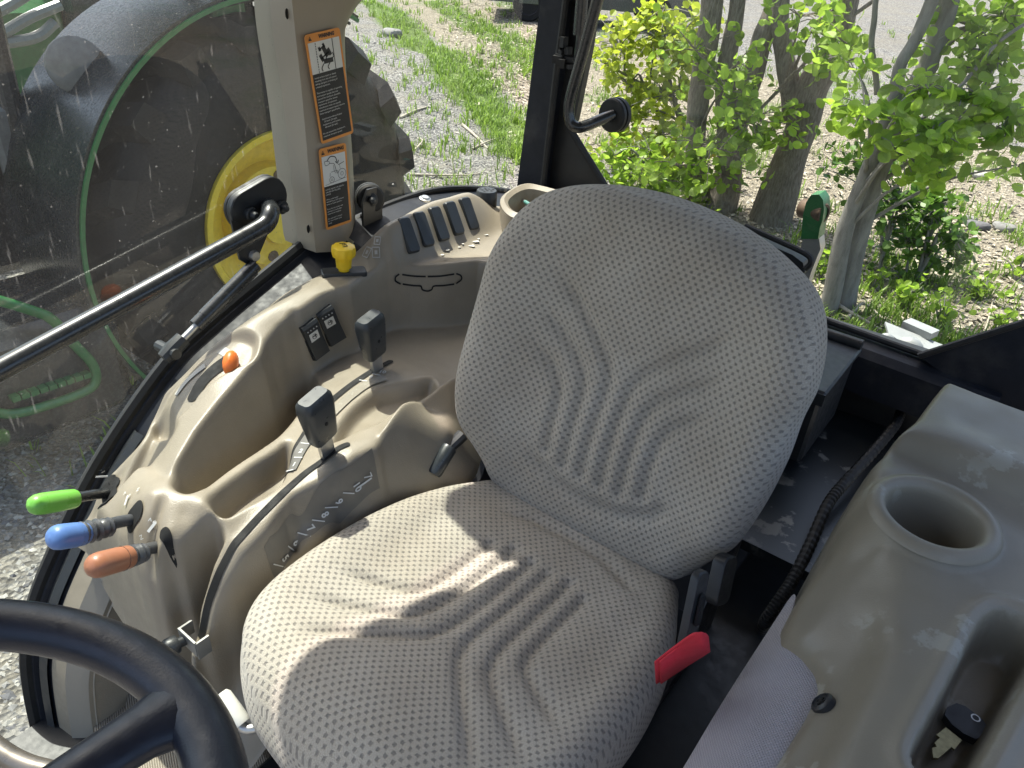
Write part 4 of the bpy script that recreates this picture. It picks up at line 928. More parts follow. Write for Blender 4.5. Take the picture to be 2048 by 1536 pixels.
def ba_h(P):
    u, v = P[:, 0], P[:, 1]
    h = .042*sm(.11, .26, np.abs(u))*sm(.5, .34, v)*sm(-.04, .1, v)+.018*np.exp(-((v-.14)/.09)**2)-.016*sm(.36, .54, v)**2
    for L in ba_h_lines: h += groove(P, L, .0095, .0105)
    h += groove(P, [(-.125, .09), (-.11, .07), (-.06, .045), (0, .038), (.06, .045), (.11, .07), (.125, .09)], .012, .011)
    return h
mb, U = cushion(ba_out, (0, .24), .05, .075, ba_h, ba_world)
obj('backrest', mb, M['fabric'], seat, smooth=180, uv=U)
# backrest shell, hinges, seat belt parts, frame
mb = MB(); P = [B0+np.array([u, 0, 0])*.93+bu*(v*.96+.01)-bn*.085 for u, v in ba_out]; mb.prism(P, -bn, .025); obj('back_shell', mb, M['black'], seat)
mb = MB(); mb.box((0, .2, .405), (.235, .26, .022), bev=.01); mb.box((0, .16, .3), (.20, .22, .09), bev=.02); obj('seat_pan', mb, M['black'], seat)
mb = MB(); mb.box((0, .16, .12), (.17, .2, .1), bev=.02)
for i in range(4): mb.box((0, .16, .17+.03*i), (.185, .215, .009), bev=.006)
obj('suspension_bellows', mb, M['rubber'], seat)
for s, lab in ((1, None), (-1, None)):
    mb = MB(); c = np.array([s*.215, -.055, .47]); mb.prism([c+np.array([0, a, b]) for a, b in ((-.05, -.11), (.07, -.10), (.075, -.03), (.02, .02), (-.02, .12), (-.06, .13), (-.085, .07))], (s, 0, 0), .012)
    obj('recliner_plate', mb, M['black'], seat)
# right side: lap belt stalk and sleeve seen beside the backrest
a = onx(925, 870, .265); b_ = onx(850, 975, .275); c = onx(892, 905, .27)
mb = MB(); P = spline([a, c, b_, b_+np.array([0, .03, -.05])], 10); mb.tube(P, [.012, .012, .011, .010, .009, .009, .009, .009, .009, .009], 10); obj('belt_stalk', mb, M['charcoal'], seat)
mb = MB(); q0 = onx(900, 892, .262); q1 = onx(866, 948, .262); mb.tube([q0, q0+(q1-q0)*.08, q1-(q1-q0)*.08, q1], [.012, .0145, .0145, .0125], 12); obj('belt_sleeve', mb, M['knob'], seat)
# left side: buckle with the red pull strap
R = frame((-1, .1, .25), (0, -.45, 1)); c = onx(1385, 1235, -.262)
mb = MB(); rounded_slab(mb, R, c-R[:, 2]*.006, .028, .115, .010, .010); obj('buckle_plate', mb, M['charcoal'], seat)
mb = MB(); rounded_slab(mb, R, c+R[:, 2]*.006+R[:, 1]*.012, .012, .04, .005, .003); obj('buckle_slot', mb, M['slot'], seat)
c2 = onx(1447, 1160, -.25); mb = MB(); rounded_slab(mb, R, c2-R[:, 2]*.012, .04, .07, .012, .018); obj('hinge_cover', mb, M['black'], seat)
T0 = spline([onx(*q, x_) for q, x_ in (((1318,1322), -.262), ((1356,1292), -.275), ((1393,1266), -.292), ((1411,1266), -.300), ((1417,1272), -.302))], 24); T1 = spline([onx(*q, x_) for q, x_ in (((1320,1365), -.262), ((1360,1338), -.275), ((1400,1313), -.292), ((1416,1303), -.300), ((1420,1298), -.302))], 24)
sh_ = np.array([.003, .001, -.005]); mb = MB(); A = T0+[p+sh_ for p in T0[::-1]]; B = T1+[p+sh_ for p in T1[::-1]]; mb.strip(A, B); o = obj('pull_strap', mb, M['red'], seat, smooth=60); o['label'] = 'red webbing pull loop'
md = o.modifiers.new('thickness', 'SOLIDIFY'); md.thickness = .0022
# seat adjusting lever with a white grip
z0 = .40; P = [onz(560, 1432, .40), onz(535, 1447, .40), onz(505, 1457, .40), onz(487, 1455, .40), onz(476, 1440, .405)]
mb = MB(); mb.tube(spline(P, 24), .007, 12); obj('adjuster_rod', mb, M['steel'], seat)
mb = MB(); mb.tube([onz(565, 1428, .40), onz(528, 1449, .40)], .009, 12); obj('rod_sleeve', mb, M['rubber'], seat)
g0 = onz(484, 1449, .404); g1 = onz(440, 1388, .43); mb = MB(); mb.tube([g0, g0+(g1-g0)*.1, g0+(g1-g0)*.9, g1], [.012, .0135, .013, .010], 14); obj('adjuster_grip', mb, M['white_plastic'], seat)['label'] = 'white plastic grip of the adjuster'
# ------------------------------------------------------------------ left fender console
LL_ = [
 [(1890,757,.80),(1960,785,.80),(2048,817,.80),(2160,857,.80)],
 [(1880,775,.803),(1830,838,.80),(1800,865,.798)],
 [(1960,800,.803),(2060,840,.803)], [(1940,850,.802),(2060,900,.802)],
 [(1800,866,.796),(1900,908,.796),(2048,968,.796),(2130,1000,.796)],
 [(1775,893,.777),(1885,940,.777),(2048,1005,.777),(2130,1040,.777)],
 [(1762,912,.772),(1736,950,.770),(1727,985,.766),(1735,1040,.762),(1760,1095,.760)],
 [(1722,960,.745),(1708,1000,.73),(1690,1050,.72),(1655,1120,.70),(1610,1185,.682),(1578,1240,.668),(1566,1280,.66)],
 [(1740,1110,.742),(1700,1170,.722),(1650,1230,.70),(1610,1275,.684)],
 [(1735,1170,.733),(1760,1200,.739),(1772,1240,.741),(1774,1290,.739),(1750,1360,.732),(1705,1440,.724),(1660,1520,.716),(1620,1600,.71)],
 [(1735,1250,.722),(1730,1310,.715),(1700,1380,.708),(1660,1460,.70),(1615,1540,.694)],
 [(1625,1320,.682),(1665,1345,.692),(1675,1385,.697),(1640,1450,.693),(1590,1536,.687)],
 [(1566,1292,.657),(1590,1312,.663),(1628,1338,.674),(1643,1372,.685),(1620,1425,.686),(1575,1495,.682),(1545,1545,.68)],
 [(1735,1170,.733),(1790,1192,.748),(1870,1198,.757),(1960,1163,.765),(2048,1120,.772),(2130,1080,.775)],
 [(1800,1150,.757),(1870,1160,.762),(1960,1125,.770),(2040,1085,.775)],
 [(1850,1235,.752),(1820,1330,.746),(1780,1430,.738),(1730,1536,.731),(1690,1620,.725)],
 [(1780,1000,.775),(1860,950,.778),(1960,1010,.778),(1970,1080,.776),(1880,1110,.773),(1800,1080,.770)],
 [(1900,1250,.756),(1960,1200,.762),(2048,1180,.767),(2150,1200,.77)], [(2150,1300,.765),(2150,1450,.757),(2130,1620,.75)], [(1800,1500,.741),(1790,1600,.735)],
]
pts = [p for L in LL_ for p in breakline(L, .012)]
LG = .003; lgx = np.arange(-.80, -.26, LG); lgy = np.arange(-.48, .42, LG); LX, LY = np.meshgrid(lgx, lgy)
LZ = blur(rbf(thin(pts))(LX, LY), 4)
edge = pp([(2200,872,.80),(2160,857,.80),(2048,817,.80),(1960,785,.80),(1890,757,.80),(1830,836,.798),(1756,912,.77),(1722,960,.745),(1700,1005,.73),(1680,1052,.715),(1640,1125,.695),(1597,1190,.677),(1567,1245,.663),(1558,1290,.652),(1588,1318,.66),(1624,1346,.672),(1636,1372,.682),(1612,1425,.683),(1566,1497,.679),(1534,1550,.677),(1480,1640,.67)])+[np.array([-.25,.6]), np.array([-1.2,.6]), np.array([-1.2,-.3])]
sd = poly_sd(LX, LY, edge); LZ = LZ-.012*sm(-.010, .0, sd)**2-.05*sm(-.003, .008, sd)-.26*sm(.004, .035, sd)
LZ = blur(LZ, 2); skirt = sd > .040
tray_px = [(1838,1505),(1842,1470),(1900,1360),(1952,1258),(1976,1234),(2003,1228),(2050,1246),(2078,1275),(2072,1312),(2040,1375),(1960,1520),(1925,1575),(1868,1560)]
tray = [onz(*q, .755)[:2] for q in tray_px]; tray = [p for p in np.array(spline([np.r_[p, 0] for p in tray]+[np.r_[tray[0], 0]], 80))[:-1, :2]]
sd = poly_sd(LX, LY, tray); LZ = LZ+.004*np.exp(-((sd-.012)/.007)**2)-.070*sm(.002, -.009, sd)
cupc = onz(1866, 1036, .778)[:2]; rc = np.hypot(LX-cupc[0], LY-cupc[1]); CR = .052
LZ = LZ+.007*sm(CR+.024, CR+.014, rc)-.003*np.exp(-((rc-CR-.006)/.004)**2)*0
hole = rc < CR+.008
lc = thing('fender_console', (-.5, 0, .3), 'grey tan moulded left fender console with a cup holder and open tray', 'console')
M['tan2'] = plain('weathered_tan_plastic', (.212, .188, .143), .42, var=.07, vscale=9, grain=500, gs=.35, dust=.0)
m_, nt, b = M['tan2'], M['tan2'].node_tree, M['tan2'].node_tree.nodes['Principled BSDF']; co = coords(nt)
f = math_node(nt, 'MULTIPLY', ramp(nt, noise(nt, co, 28, 6, .6), [(.55, (0, 0, 0)), (.59, (1, 1, 1))]), ramp(nt, noise(nt, co, 6, 2), [(.52, (0, 0, 0)), (.6, (.32,)*3)]))
src = b.inputs['Base Color'].links[0].from_socket; nt.links.new(mixc(nt, f, src, (.42, .43, .38)), b.inputs['Base Color'])
obj('shell', grid_mb(LX, LY, LZ, ~hole[:-1, :-1] & ~skirt[:-1, :-1]), M['tan2'], lc, smooth=180)
cz = float(hsample(LZ, lgx, lgy, np.array([cupc[0]+CR+.01]), np.array([cupc[1]]), LG)[0]); o_ = (cupc[0], cupc[1], .782)
mb = MB(); mb.lathe([(CR+.022, -.004), (CR+.018, .0035), (CR+.010, .006), (CR+.004, .004), (CR, -.003), (CR-.002, -.012), (CR-.008, -.10), (CR-.014, -.106), (0, -.106)], o_, (0, .04, 1), 64); obj('cup_holder', mb, M['tan2'], lc, smooth=50)
def onleft(px, py): return onfield(px, py, LZ, lgx, lgy, LG, .3, 2.2)
p = onleft(1648, 1410); n = fnormal(p, LZ, lgx, lgy, LG); mb = MB(); mb.lathe([(.0125, -.002), (.0125, .004), (.0105, .006), (.009, .0065), (.0085, .0045), (0, .0045)], p, n, 22); sc_ = obj('panel_screw', mb, M['black'], lc)
mb = MB(); R = frame(n, (.5, .8, 0)); mb.box(p+n*.005, (.005, .0012, .0006), R); mb.box(p+n*.0051, (.0012, .005, .0006), R); obj('screw_cross', mb, M['slot'], lc)
# woven cover on the side of the fender
m_, nt, b = newmat('lavender_grey_weave'); co = coords(nt, 'UV'); sp = nt.nodes.new('ShaderNodeSeparateXYZ'); nt.links.new(co, sp.inputs[0])
s1_ = math_node(nt, 'SINE', math_node(nt, 'MULTIPLY', sp.outputs[0], 1500.)); s2_ = math_node(nt, 'SINE', math_node(nt, 'MULTIPLY', sp.outputs[1], 1500.))
wv = math_node(nt, 'MULTIPLY_ADD', math_node(nt, 'MULTIPLY', s1_, s2_), .5, .5)
c = mixc(nt, wv, (.27, .255, .29), (.40, .385, .42)); c = mixc(nt, ramp(nt, noise(nt, co, 9, 4), [(.4, (0, 0, 0)), (.75, (.4,)*3)]), c, (.30, .27, .25)); nt.links.new(c, b.inputs['Base Color']); b.inputs['Roughness'].default_value = .85
bump(nt, b, wv, .7, .0012); M['weave'] = m_
A = spline([onz(*q) for q in ((1590,1215,.64),(1592,1290,.655),(1660,1360,.672),(1650,1420,.674),(1600,1500,.670),(1560,1570,.668),(1500,1660,.66))], 40)
B = spline([onz(*q) for q in ((1572,1210,.60),(1530,1275,.60),(1475,1360,.60),(1425,1440,.60),(1368,1536,.60),(1310,1630,.60),(1290,1660,.60))], 40)
rows = []
for k in range(13):
    q = k/12; rows.append([a+(b_-a)*q+np.array([0, 0, .022*math.sin(math.pi*min(q*.9, 1))]) for a, b_ in zip(A, B)])
rows.append([p+np.array([.004, 0, -.05]) for p in B]); rows.append([p+np.array([.002, 0, -.3]) for p in B])
mb = MB(); V = [p for r_ in rows for p in r_]; mb.add(V, [(i*40+j, i*40+j+1, (i+1)*40+j+1, (i+1)*40+j) for i in range(len(rows)-1) for j in range(39)])
uv = np.array([[p[1]*1.0, p[0]-p[2]*.8] for p in V]); obj('woven_cover', mb, M['weave'], lc, smooth=60, uv=uv)
# key lying in the tray
tz = float(hsample(LZ, lgx, lgy, *[np.array([v]) for v in onz(1915, 1455, .68)[:2]], LG)[0]); kp = onz(1912, 1465, tz+.006)
key = thing('ignition_key', kp, 'brass key with a black plastic head lying in the tray', 'key')
u = onz(1870, 1505, tz+.006)-onz(1925, 1450, tz+.006); u /= np.linalg.norm(u); w = np.array([-u[1], u[0], 0])
mb = MB(); hd = [(a*.7, b*.7) for a, b in [(-.024,-.012),(-.018,-.022),(0,-.026),(.016,-.022),(.022,-.008),(.022,.008),(.016,.022),(0,.026),(-.018,.022),(-.024,.012)]]; mb.prism([kp-u*.012+u*a+w*b_ for a, b_ in hd], (0, 0, 1), .009); obj('head', mb, M['black'], key, smooth=20)
mb = MB(); mb.lathe([(.0045, .0094), (.0032, .0094)], kp-u*.024+w*.004, (0, 0, 1), 12); obj('ring_hole', mb, M['steel'], key)
M['brass'] = plain('brass', (.32, .28, .15), .4, metal=.7, var=.2, vscale=200)
mb = MB(); bl = [(.008,-.008),(.024,-.009),(.024,-.0055),(.034,-.0055),(.036,-.002),(.041,-.004),(.046,-.001),(.05,.002),(.046,.005),(.024,.006),(.024,.009),(.008,.008)]; mb.prism([kp+u*a+w*b_+np.array([0, 0, .002]) for a, b_ in bl], (0, 0, 1), .003); obj('blade', mb, M['brass'], key)
# pen in the rear tray of the right console
pa = onz(1043, 400, .775); pb_ = onz(1066, 413, .775); d = pb_-pa; pen = thing('pen', pa, 'thin pale ballpoint pen lying in the rear tray of the console', 'pen')
M['teal'] = plain('teal_plastic', (.12, .3, .27), .35)
mb = MB(); mb.tube([pa+d*.3, pa+d*2.2], .005, 10); obj('barrel', mb, M['teal'], pen); mb = MB(); mb.tube([pa, pa+d*.08, pa+d*.3], [.001, .003, .0048], 10); obj('tip', mb, M['white_plastic'], pen)
# ------------------------------------------------------------------ steering wheel
TL_ = math.radians(15); sn = np.array([0, -math.sin(TL_), math.cos(TL_)]); sc0 = np.array([0, .84, .85]); sx = np.array([1., 0, 0]); sy = np.cross(sn, sx); SRad = .205
sw = thing('steering_wheel', sc0-sn*.3, 'navy black leather steering wheel rim with one spoke showing', 'steering wheel')
mb = MB(); n1, n2 = 140, 24; V = []
for i in range(n1):
    a = 2*math.pi*i/n1; rd = sx*math.cos(a)+sy*math.sin(a)
    for j in range(n2):
        b_ = 2*math.pi*j/n2; V.append(sc0+rd*(SRad+.0225*math.cos(b_))+sn*.0195*math.sin(b_))
mb.add(V, [(i*n2+j, ((i+1) % n1)*n2+j, ((i+1) % n1)*n2+(j+1) % n2, i*n2+(j+1) % n2) for i in range(n1) for j in range(n2)]); obj('rim', mb, M['leather'], sw, smooth=180)
pr = onplane(352, 1425, sn, np.dot(sn, sc0)); a_s = math.atan2(np.dot(pr-sc0, sy), np.dot(pr-sc0, sx))
for k in range(3):
    a = a_s+k*2*math.pi/3; rd = sx*math.cos(a)+sy*math.sin(a); tg = np.cross(sn, rd); mb = MB(); V = []; nn_ = 16; P = [(SRad-.002, .058, .0175, 0), (SRad-.016, .048, .017, -.001), (SRad-.035, .038, .0165, -.005), (SRad-.08, .033, .0155, -.018), (.07, .031, .0145, -.036), (.03, .031, .0145, -.045)]
    for r_, wd, th, dz in P: V += [sc0+rd*r_+sn*(dz+th*math.sin(2*math.pi*j/nn_))+tg*(wd*.62*math.cos(2*math.pi*j/nn_)) for j in range(nn_)]
    mb.add(V, [(i*nn_+j, i*nn_+(j+1) % nn_, (i+1)*nn_+(j+1) % nn_, (i+1)*nn_+j) for i in range(len(P)-1) for j in range(nn_)]); obj('spoke', mb, M['leather'], sw, smooth=180)
mb = MB(); mb.lathe([(.0, -.02), (.03, -.022), (.048, -.032), (.052, -.05), (.04, -.08), (.032, -.3)], sc0, sn, 28); obj('hub', mb, M['leather'], sw, smooth=60)
# bent tube of the door handle at the lower left
mb = MB(); P = spline([onz(-80, 1440, .55), onz(0, 1503, .55), onz(50, 1530, .55), onz(110, 1548, .55), onz(200, 1590, .55)], 24); mb.tube(P, .0115, 14); M['bronze'] = plain('bronze_grey_tube', (.17, .15, .13), .3, metal=.6, var=.2); o = obj('grab_rail', mb, M['bronze'], None, smooth=60); tag(o, 'bronze grey bent metal rail below the steering wheel rim', 'grab rail')
# ------------------------------------------------------------------ terrain
GZ0 = -1.05
def ground_h(x, y):
    x = np.asarray(x, float); y = np.asarray(y, float); d = np.maximum(np.hypot(x, np.minimum(y, 3))-3., 0)
    h = GZ0+.045*d*np.clip(1.25-d/60, .25, 1.)
    h += .05*np.sin(x*.9+.4*y)*np.sin(y*.7-.3*x)*np.clip(d/3, 0, 1)+.02*np.sin(2.3*x+1.1*y)*np.clip(d/3, 0, 1)
    return h
def onground(px, py):
    v = ray(px, py); t = np.linspace(1.5, 120, 12000); P = CAM+v*t[:, None]; k = np.where(P[:, 2] < ground_h(P[:, 0], P[:, 1]))[0]
    return P[k[0]] if len(k) else P[-1]
gr_strip = [onground(*p)[:2] for p in ((735,5),(800,55),(900,125),(960,190),(1020,250),(1120,330))]
gs2 = [onground(*p)[:2] for p in ((880,5),(960,60),(1040,90),(1080,150))]
r1 = np.concatenate([np.arange(-14, 14, .14)]); 
gx = np.concatenate([np.linspace(-120, -16, 14), np.arange(-14, 20, .16), np.linspace(22, 160, 20)]); gy = np.concatenate([np.linspace(-260, -34, 26), np.arange(-32, 6, .16), np.linspace(8, 60, 10)])
X, Y = np.meshgrid(gx, gy); Z = ground_h(X, Y)
near = np.exp(-((np.hypot(X, Y)-8)/10)**2); Z = Z+near*.012*(rng.random(X.shape)-.5)
mb = grid_mb(X, Y, Z)
# ground cover masks
P2 = np.stack([X.ravel(), Y.ravel()], 1)
def zone(P2):
    """returns (grass, litter) weights in plan: gravel elsewhere"""
    dA = seg_dist(P2, gr_strip); n1 = np.sin(P2[:, 0]*2.1+1.3*np.sin(P2[:, 1]*1.7))*np.sin(P2[:, 1]*1.9+P2[:, 0]*.6)
    grass = np.exp(-(dA/(.42+.25*n1))**2); dB = seg_dist(P2, gs2); grass = np.maximum(grass, .8*np.exp(-(dB/.5)**2))
    # side of the strip towards the trees is leaf litter with weeds
    a = np.array(gr_strip[0]); b_ = np.array(gr_strip[-1]); u = (b_-a)/np.linalg.norm(b_-a); s_ = (P2-a)@np.array([-u[1], u[0]])
    ref = (np.array(TREE0)-a)@np.array([-u[1], u[0]]); s_ = s_*np.sign(ref)
    lot = (P2-LOT0)@LOTN
    litter = sm(.2, .9, s_)*sm(.3, -.6, lot+.5*n1)
    bank = sm(-.8, -.2, lot+.4*n1)*sm(2.6, 1.6, lot+.3*n1)
    grass = np.maximum(grass, .45*litter*sm(.0, .8, n1+.1)); grass = np.maximum(grass, .5*bank*(n1 > .1))
    rear = sm(.4, -.2, np.hypot(P2[:, 0]+.2, P2[:, 1]+3.8)-1.6); litter = np.maximum(litter, rear); grass = np.maximum(grass, .5*rear*(n1 > -.2))
    return np.clip(grass, 0, 1), np.clip(litter, 0, 1)
TREE0 = onground(1600, 440)[:2]
la, lb = onground(1500, 150)[:2], onground(2048, 300)[:2]; LOTN = np.array([-(lb-la)[1], (lb-la)[0]]); LOTN /= np.linalg.norm(LOTN); LOT0 = (la+lb)/2
if (np.array(TREE0)-LOT0)@LOTN > 0: LOTN = -LOTN
g_, l_ = zone(P2)
m_, nt, b = newmat('gravel_ground'); co = coords(nt); at_ = nt.nodes.new('ShaderNodeAttribute'); at_.attribute_name = 'cover'; sp = nt.nodes.new('ShaderNodeSeparateColor'); nt.links.new(at_.outputs[0], sp.inputs[0])
vo = nt.nodes.new('ShaderNodeTexVoronoi'); vo.inputs['Scale'].default_value = 42; nt.links.new(co, vo.inputs['Vector'])
vcol = nt.nodes.new('ShaderNodeSeparateColor'); nt.links.new(vo.outputs['Color'], vcol.inputs[0])
grav = ramp(nt, vcol.outputs[0], [(0, (.07, .07, .07)), (.35, (.15, .148, .143)), (.7, (.23, .225, .215)), (1, (.36, .35, .32))])
grav = mixc(nt, ramp(nt, noise(nt, co, 1.3, 6, .6), [(.4, (0, 0, 0)), (.65, (.55,)*3)]), grav, (.22, .20, .155))
lit = ramp(nt, noise(nt, co, 30, 4, .7), [(.3, (.11, .095, .068)), (.5, (.25, .22, .165)), (.68, (.44, .40, .32))])
gra = ramp(nt, noise(nt, co, 22, 4, .7), [(.3, (.05, .085, .02)), (.6, (.13, .19, .05)), (.75, (.24, .24, .11))])
nz = noise(nt, co, 7, 5, .7)
def soft(x): return ramp(nt, math_node(nt, 'ADD', x, math_node(nt, 'MULTIPLY_ADD', nz, .9, -.45)), [(.35, (0, 0, 0)), (.65, (1, 1, 1))])
c = mixc(nt, soft(sp.outputs[1]), grav, lit); c = mixc(nt, soft(sp.outputs[0]), c, gra); nt.links.new(c, b.inputs['Base Color']); b.inputs['Roughness'].default_value = .95; b.inputs['Specular IOR Level'].default_value = .2
bump(nt, b, vo.outputs['Distance'], 1., .03); M['ground'] = m_
me = mesh('ground', mb, m_, True); ca = me.color_attributes.new('cover', 'FLOAT_COLOR', 'POINT'); ca.data.foreach_set('color', np.stack([g_, l_, l_*0, l_*0+1], 1).astype(np.float32).ravel())
go = put('ground', me); tag(go, 'pale gravel ground with strips of grass and leaf litter', None, kind='structure')
# ---- loose gravel, grass, dead leaves: uncountable
def scatter_px(n, x0, x1, y0, y1, bias=1.):
    """random ground points inside a view region, thinned with distance"""
    xs = rng.uniform(x0, x1, n); ys = rng.uniform(y0, y1, n)
    v = DIR+RGT*((xs-1024)/F_PX)[:, None]-UPV*((ys-768)/F_PX)[:, None]; vz = np.minimum(v[:, 2], -.02); t = (GZ0-CAM[2])/vz
    for _ in range(8):
        p = CAM+v*t[:, None]; t = t+(ground_h(p[:, 0], p[:, 1])-p[:, 2])/vz
    p = CAM+v*t[:, None]; p[:, 2] = ground_h(p[:, 0], p[:, 1]); return p[(t > 0) & (np.linalg.norm(p-CAM, axis=1) < 60)]
REG = [(690,1060,0,420,2600), (1150,2048,0,720,3600), (0,560,0,1536,1500)]
stones = np.vstack([scatter_px(int(n*3), a, b_, c_, d_) for a, b_, c_, d_, n in REG])
g_, l_ = zone(stones[:, :2]); stones = stones[(g_ < .5) & (rng.random(len(stones)) > l_*.75)]
# each stone is a squashed, jittered octahedron; several tones
V = []; Fs = [[], [], []]; T = np.array([(1, 0, 0), (0, 1, 0), (-1, 0, 0), (0, -1, 0), (0, 0, 1), (0, 0, -.5)], float); TF = [(0, 1, 4), (1, 2, 4), (2, 3, 4), (3, 0, 4), (1, 0, 5), (2, 1, 5), (3, 2, 5), (0, 3, 5)]
for i, p in enumerate(stones):
    s_ = rng.uniform(.007, .02)*(1.6 if rng.random() < .06 else 1); q = (T+rng.uniform(-.35, .35, T.shape))*np.array([1, rng.uniform(.6, 1), rng.uniform(.35, .7)])*s_
    q = q@rotz(rng.uniform(0, 6.28)).T+p; b0 = len(V); V += q.tolist(); k = rng.integers(3); Fs[k] += [tuple(b0+j for j in f) for f in TF]
sm_ = [plain('stone_%d' % i, c_, .9, var=.25, vscale=25) for i, c_ in enumerate(((.11, .11, .115), (.2, .197, .19), (.34, .33, .30)))]
me = bpy.data.meshes.new('loose_gravel'); me.from_pydata(V, [], Fs[0]+Fs[1]+Fs[2])
for mm in sm_: me.materials.append(mm)
me.polygons.foreach_set('material_index', np.repeat([0, 1, 2], [len(f) for f in Fs])); me.update()
tag(put('loose_gravel', me), 'loose grey gravel stones strewn over the ground', 'gravel', kind='stuff')
def leafmat(name, col, var=.25, trans=.35, rough=.55):
    m_, nt, b = newmat(name); gi = nt.nodes.new('ShaderNodeNewGeometry'); col = np.array(col)
    c = ramp(nt, gi.outputs['Random Per Island'], [(0, tuple(col*(1-var))), (.5, tuple(col)), (1, tuple(np.minimum(col*(1+var)+np.array([.03, .02, 0])*var, 1)))]); nt.links.new(c, b.inputs['Base Color']); b.inputs['Roughness'].default_value = rough
    tl = nt.nodes.new('ShaderNodeBsdfTranslucent'); nt.links.new(c, tl.inputs[0]); mx = nt.nodes.new('ShaderNodeMixShader'); mx.inputs[0].default_value = trans
    out = nt.nodes['Material Output']; nt.links.new(b.outputs[0], mx.inputs[1]); nt.links.new(tl.outputs[0], mx.inputs[2]); nt.links.new(mx.outputs[0], out.inputs[0]); return m_
M['grass'] = leafmat('grass_blades', (.19, .30, .045), .4, .45); M['dry'] = leafmat('dead_leaves', (.37, .33, .26), .5, .1, .9)
gp = np.vstack([scatter_px(4500, 700, 1080, 0, 420), scatter_px(6500, 1150, 2048, 0, 720), scatter_px(600, 0, 500, 200, 1000)]); g_, l_ = zone(gp[:, :2]); gp = gp[rng.random(len(gp)) < np.clip(g_*1.2+.09, 0, 1)*(.35+.65*(np.sin(gp[:, 0]*5+2*np.sin(gp[:, 1]*3))*np.sin(gp[:, 1]*4.3+gp[:, 0]) > -.25))]
V = []; Fs = []
for p in gp:
    k = rng.integers(4, 9); dist = np.linalg.norm(p-CAM)
    for _ in range(k):
        a = rng.uniform(0, 6.28); L = rng.uniform(.05, .16); ln = rng.uniform(.2, .9)*L; w = rng.uniform(.003, .006)*(1+dist/18); b0 = len(V); o_ = p+np.array([rng.normal(0, .035), rng.normal(0, .035), -.005]); d_ = np.array([math.cos(a), math.sin(a), 0]); s_ = np.array([-d_[1], d_[0], 0])*w
        V += [(o_+s_).tolist(), (o_-s_).tolist(), (o_+d_*ln*.45+s_*.8+np.array([0, 0, L*.7])).tolist(), (o_+d_*ln*.45-s_*.8+np.array([0, 0, L*.7])).tolist(), (o_+d_*ln+np.array([0, 0, L*.95])).tolist()]; Fs += [(b0, b0+1, b0+3, b0+2), (b0+2, b0+3, b0+4)]
me = bpy.data.meshes.new('grass'); me.from_pydata(V, [], Fs); me.materials.append(M['grass']); me.update(); tag(put('grass', me), 'bright green spring grass and weeds growing through the gravel', 'grass', kind='stuff')
lp = np.vstack([scatter_px(5200, 880, 1080, 0, 300), scatter_px(9000, 1150, 2048, 0, 720)]); g_, l_ = zone(lp[:, :2]); lp = lp[rng.random(len(lp)) < np.clip(l_*.9+.02, 0, 1)]
V = []; Fs = []
for p in lp:
    s_ = rng.uniform(.02, .045); a = rng.uniform(0, 6.28); R = rotz(a); t = rng.uniform(-.5, .5); b0 = len(V)
    for x, y, z in ((-1, 0, 0), (0, -.45, rng.uniform(0, .4)), (1, 0, rng.uniform(-.1, .3)), (0, .45, rng.uniform(0, .4))): V.append((p+R@np.array([x*s_, y*s_, z*s_+.012+t*x*s_*.5])).tolist())
    Fs += [(b0, b0+1, b0+2), (b0, b0+2, b0+3)]
me = bpy.data.meshes.new('leaf_litter'); me.from_pydata(V, [], Fs); me.materials.append(M['dry']); me.update(); tag(put('leaf_litter', me), 'dry brown fallen leaves covering the ground under the trees', 'leaf litter', kind='stuff')
# ---- single stones and sticks
def rock(px, py, w, lab, tone):
    p = onground(px, py); d = np.linalg.norm(p-CAM); r_ = w/F_PX*d/2; mb = MB(); mb.sphere((0, 0, 0), 1, 12, 8); ph = rng.uniform(0, 6, 6)
    mb.v = [tuple(p+np.array([v[0]*r_*1.1, v[1]*r_*.85, v[2]*r_*.6+r_*.25])*(1+0*ph[0])+np.array([0, 0, 1])*r_*.12*math.sin(3*v[0]+ph[0])+np.array([1, 0, 0])*r_*.15*math.sin(4*v[1]+ph[1])) for v in mb.v]
    o = obj('rock', mb, sm_[tone], None, 30); tag(o, lab, 'rock', 'rocks lying on the ground')
rock(1952, 457, 34, 'dark flat rock lying left of the paler rock by the rear right trees', 0); rock(2005, 460, 32, 'pale grey rock lying right of the dark flat rock', 1); rock(1958, 355, 26, 'rounded tan rock on the gravel bank above the two grey rocks', 2); rock(785, 72, 34, 'flat bluish stone at the grass edge near the tan pillar', 1); rock(1942, 440, 18, 'small upright grey stone just behind the dark flat rock', 1)
M['stick'] = plain('grey_dead_wood', (.36, .32, .26), .85, var=.25, vscale=40)
def stick(pp, r_, lab, lift=.015):
    P = [onground(*q)+np.array([0, 0, lift*(1+.6*math.sin(i*2.1))]) for i, q in enumerate(pp)]; mb = MB(); S = spline(P, 14); mb.tube(S, [r_*(1-.5*i/13) for i in range(14)], 7); o = obj('stick', mb, M['stick'], None, 60); tag(o, lab, 'stick', 'dead sticks on the ground')
stick([(800,238),(830,225),(858,214)], .02, 'dark stick lying near the lugs of the tractor tyre'); stick([(925,252),(950,275),(975,298)], .02, 'pale straight stick in the middle of the gravel path'); stick([(830,305),(845,290),(835,278)], .012, 'short curved stick beside the tyre lugs', .03); stick([(820,352),(920,355),(960,348)], .012, 'long thin stick across the gravel path above the quarter window sill'); stick([(945,300),(980,285),(1012,275)], .012, 'thin stick right of the pale straight stick')
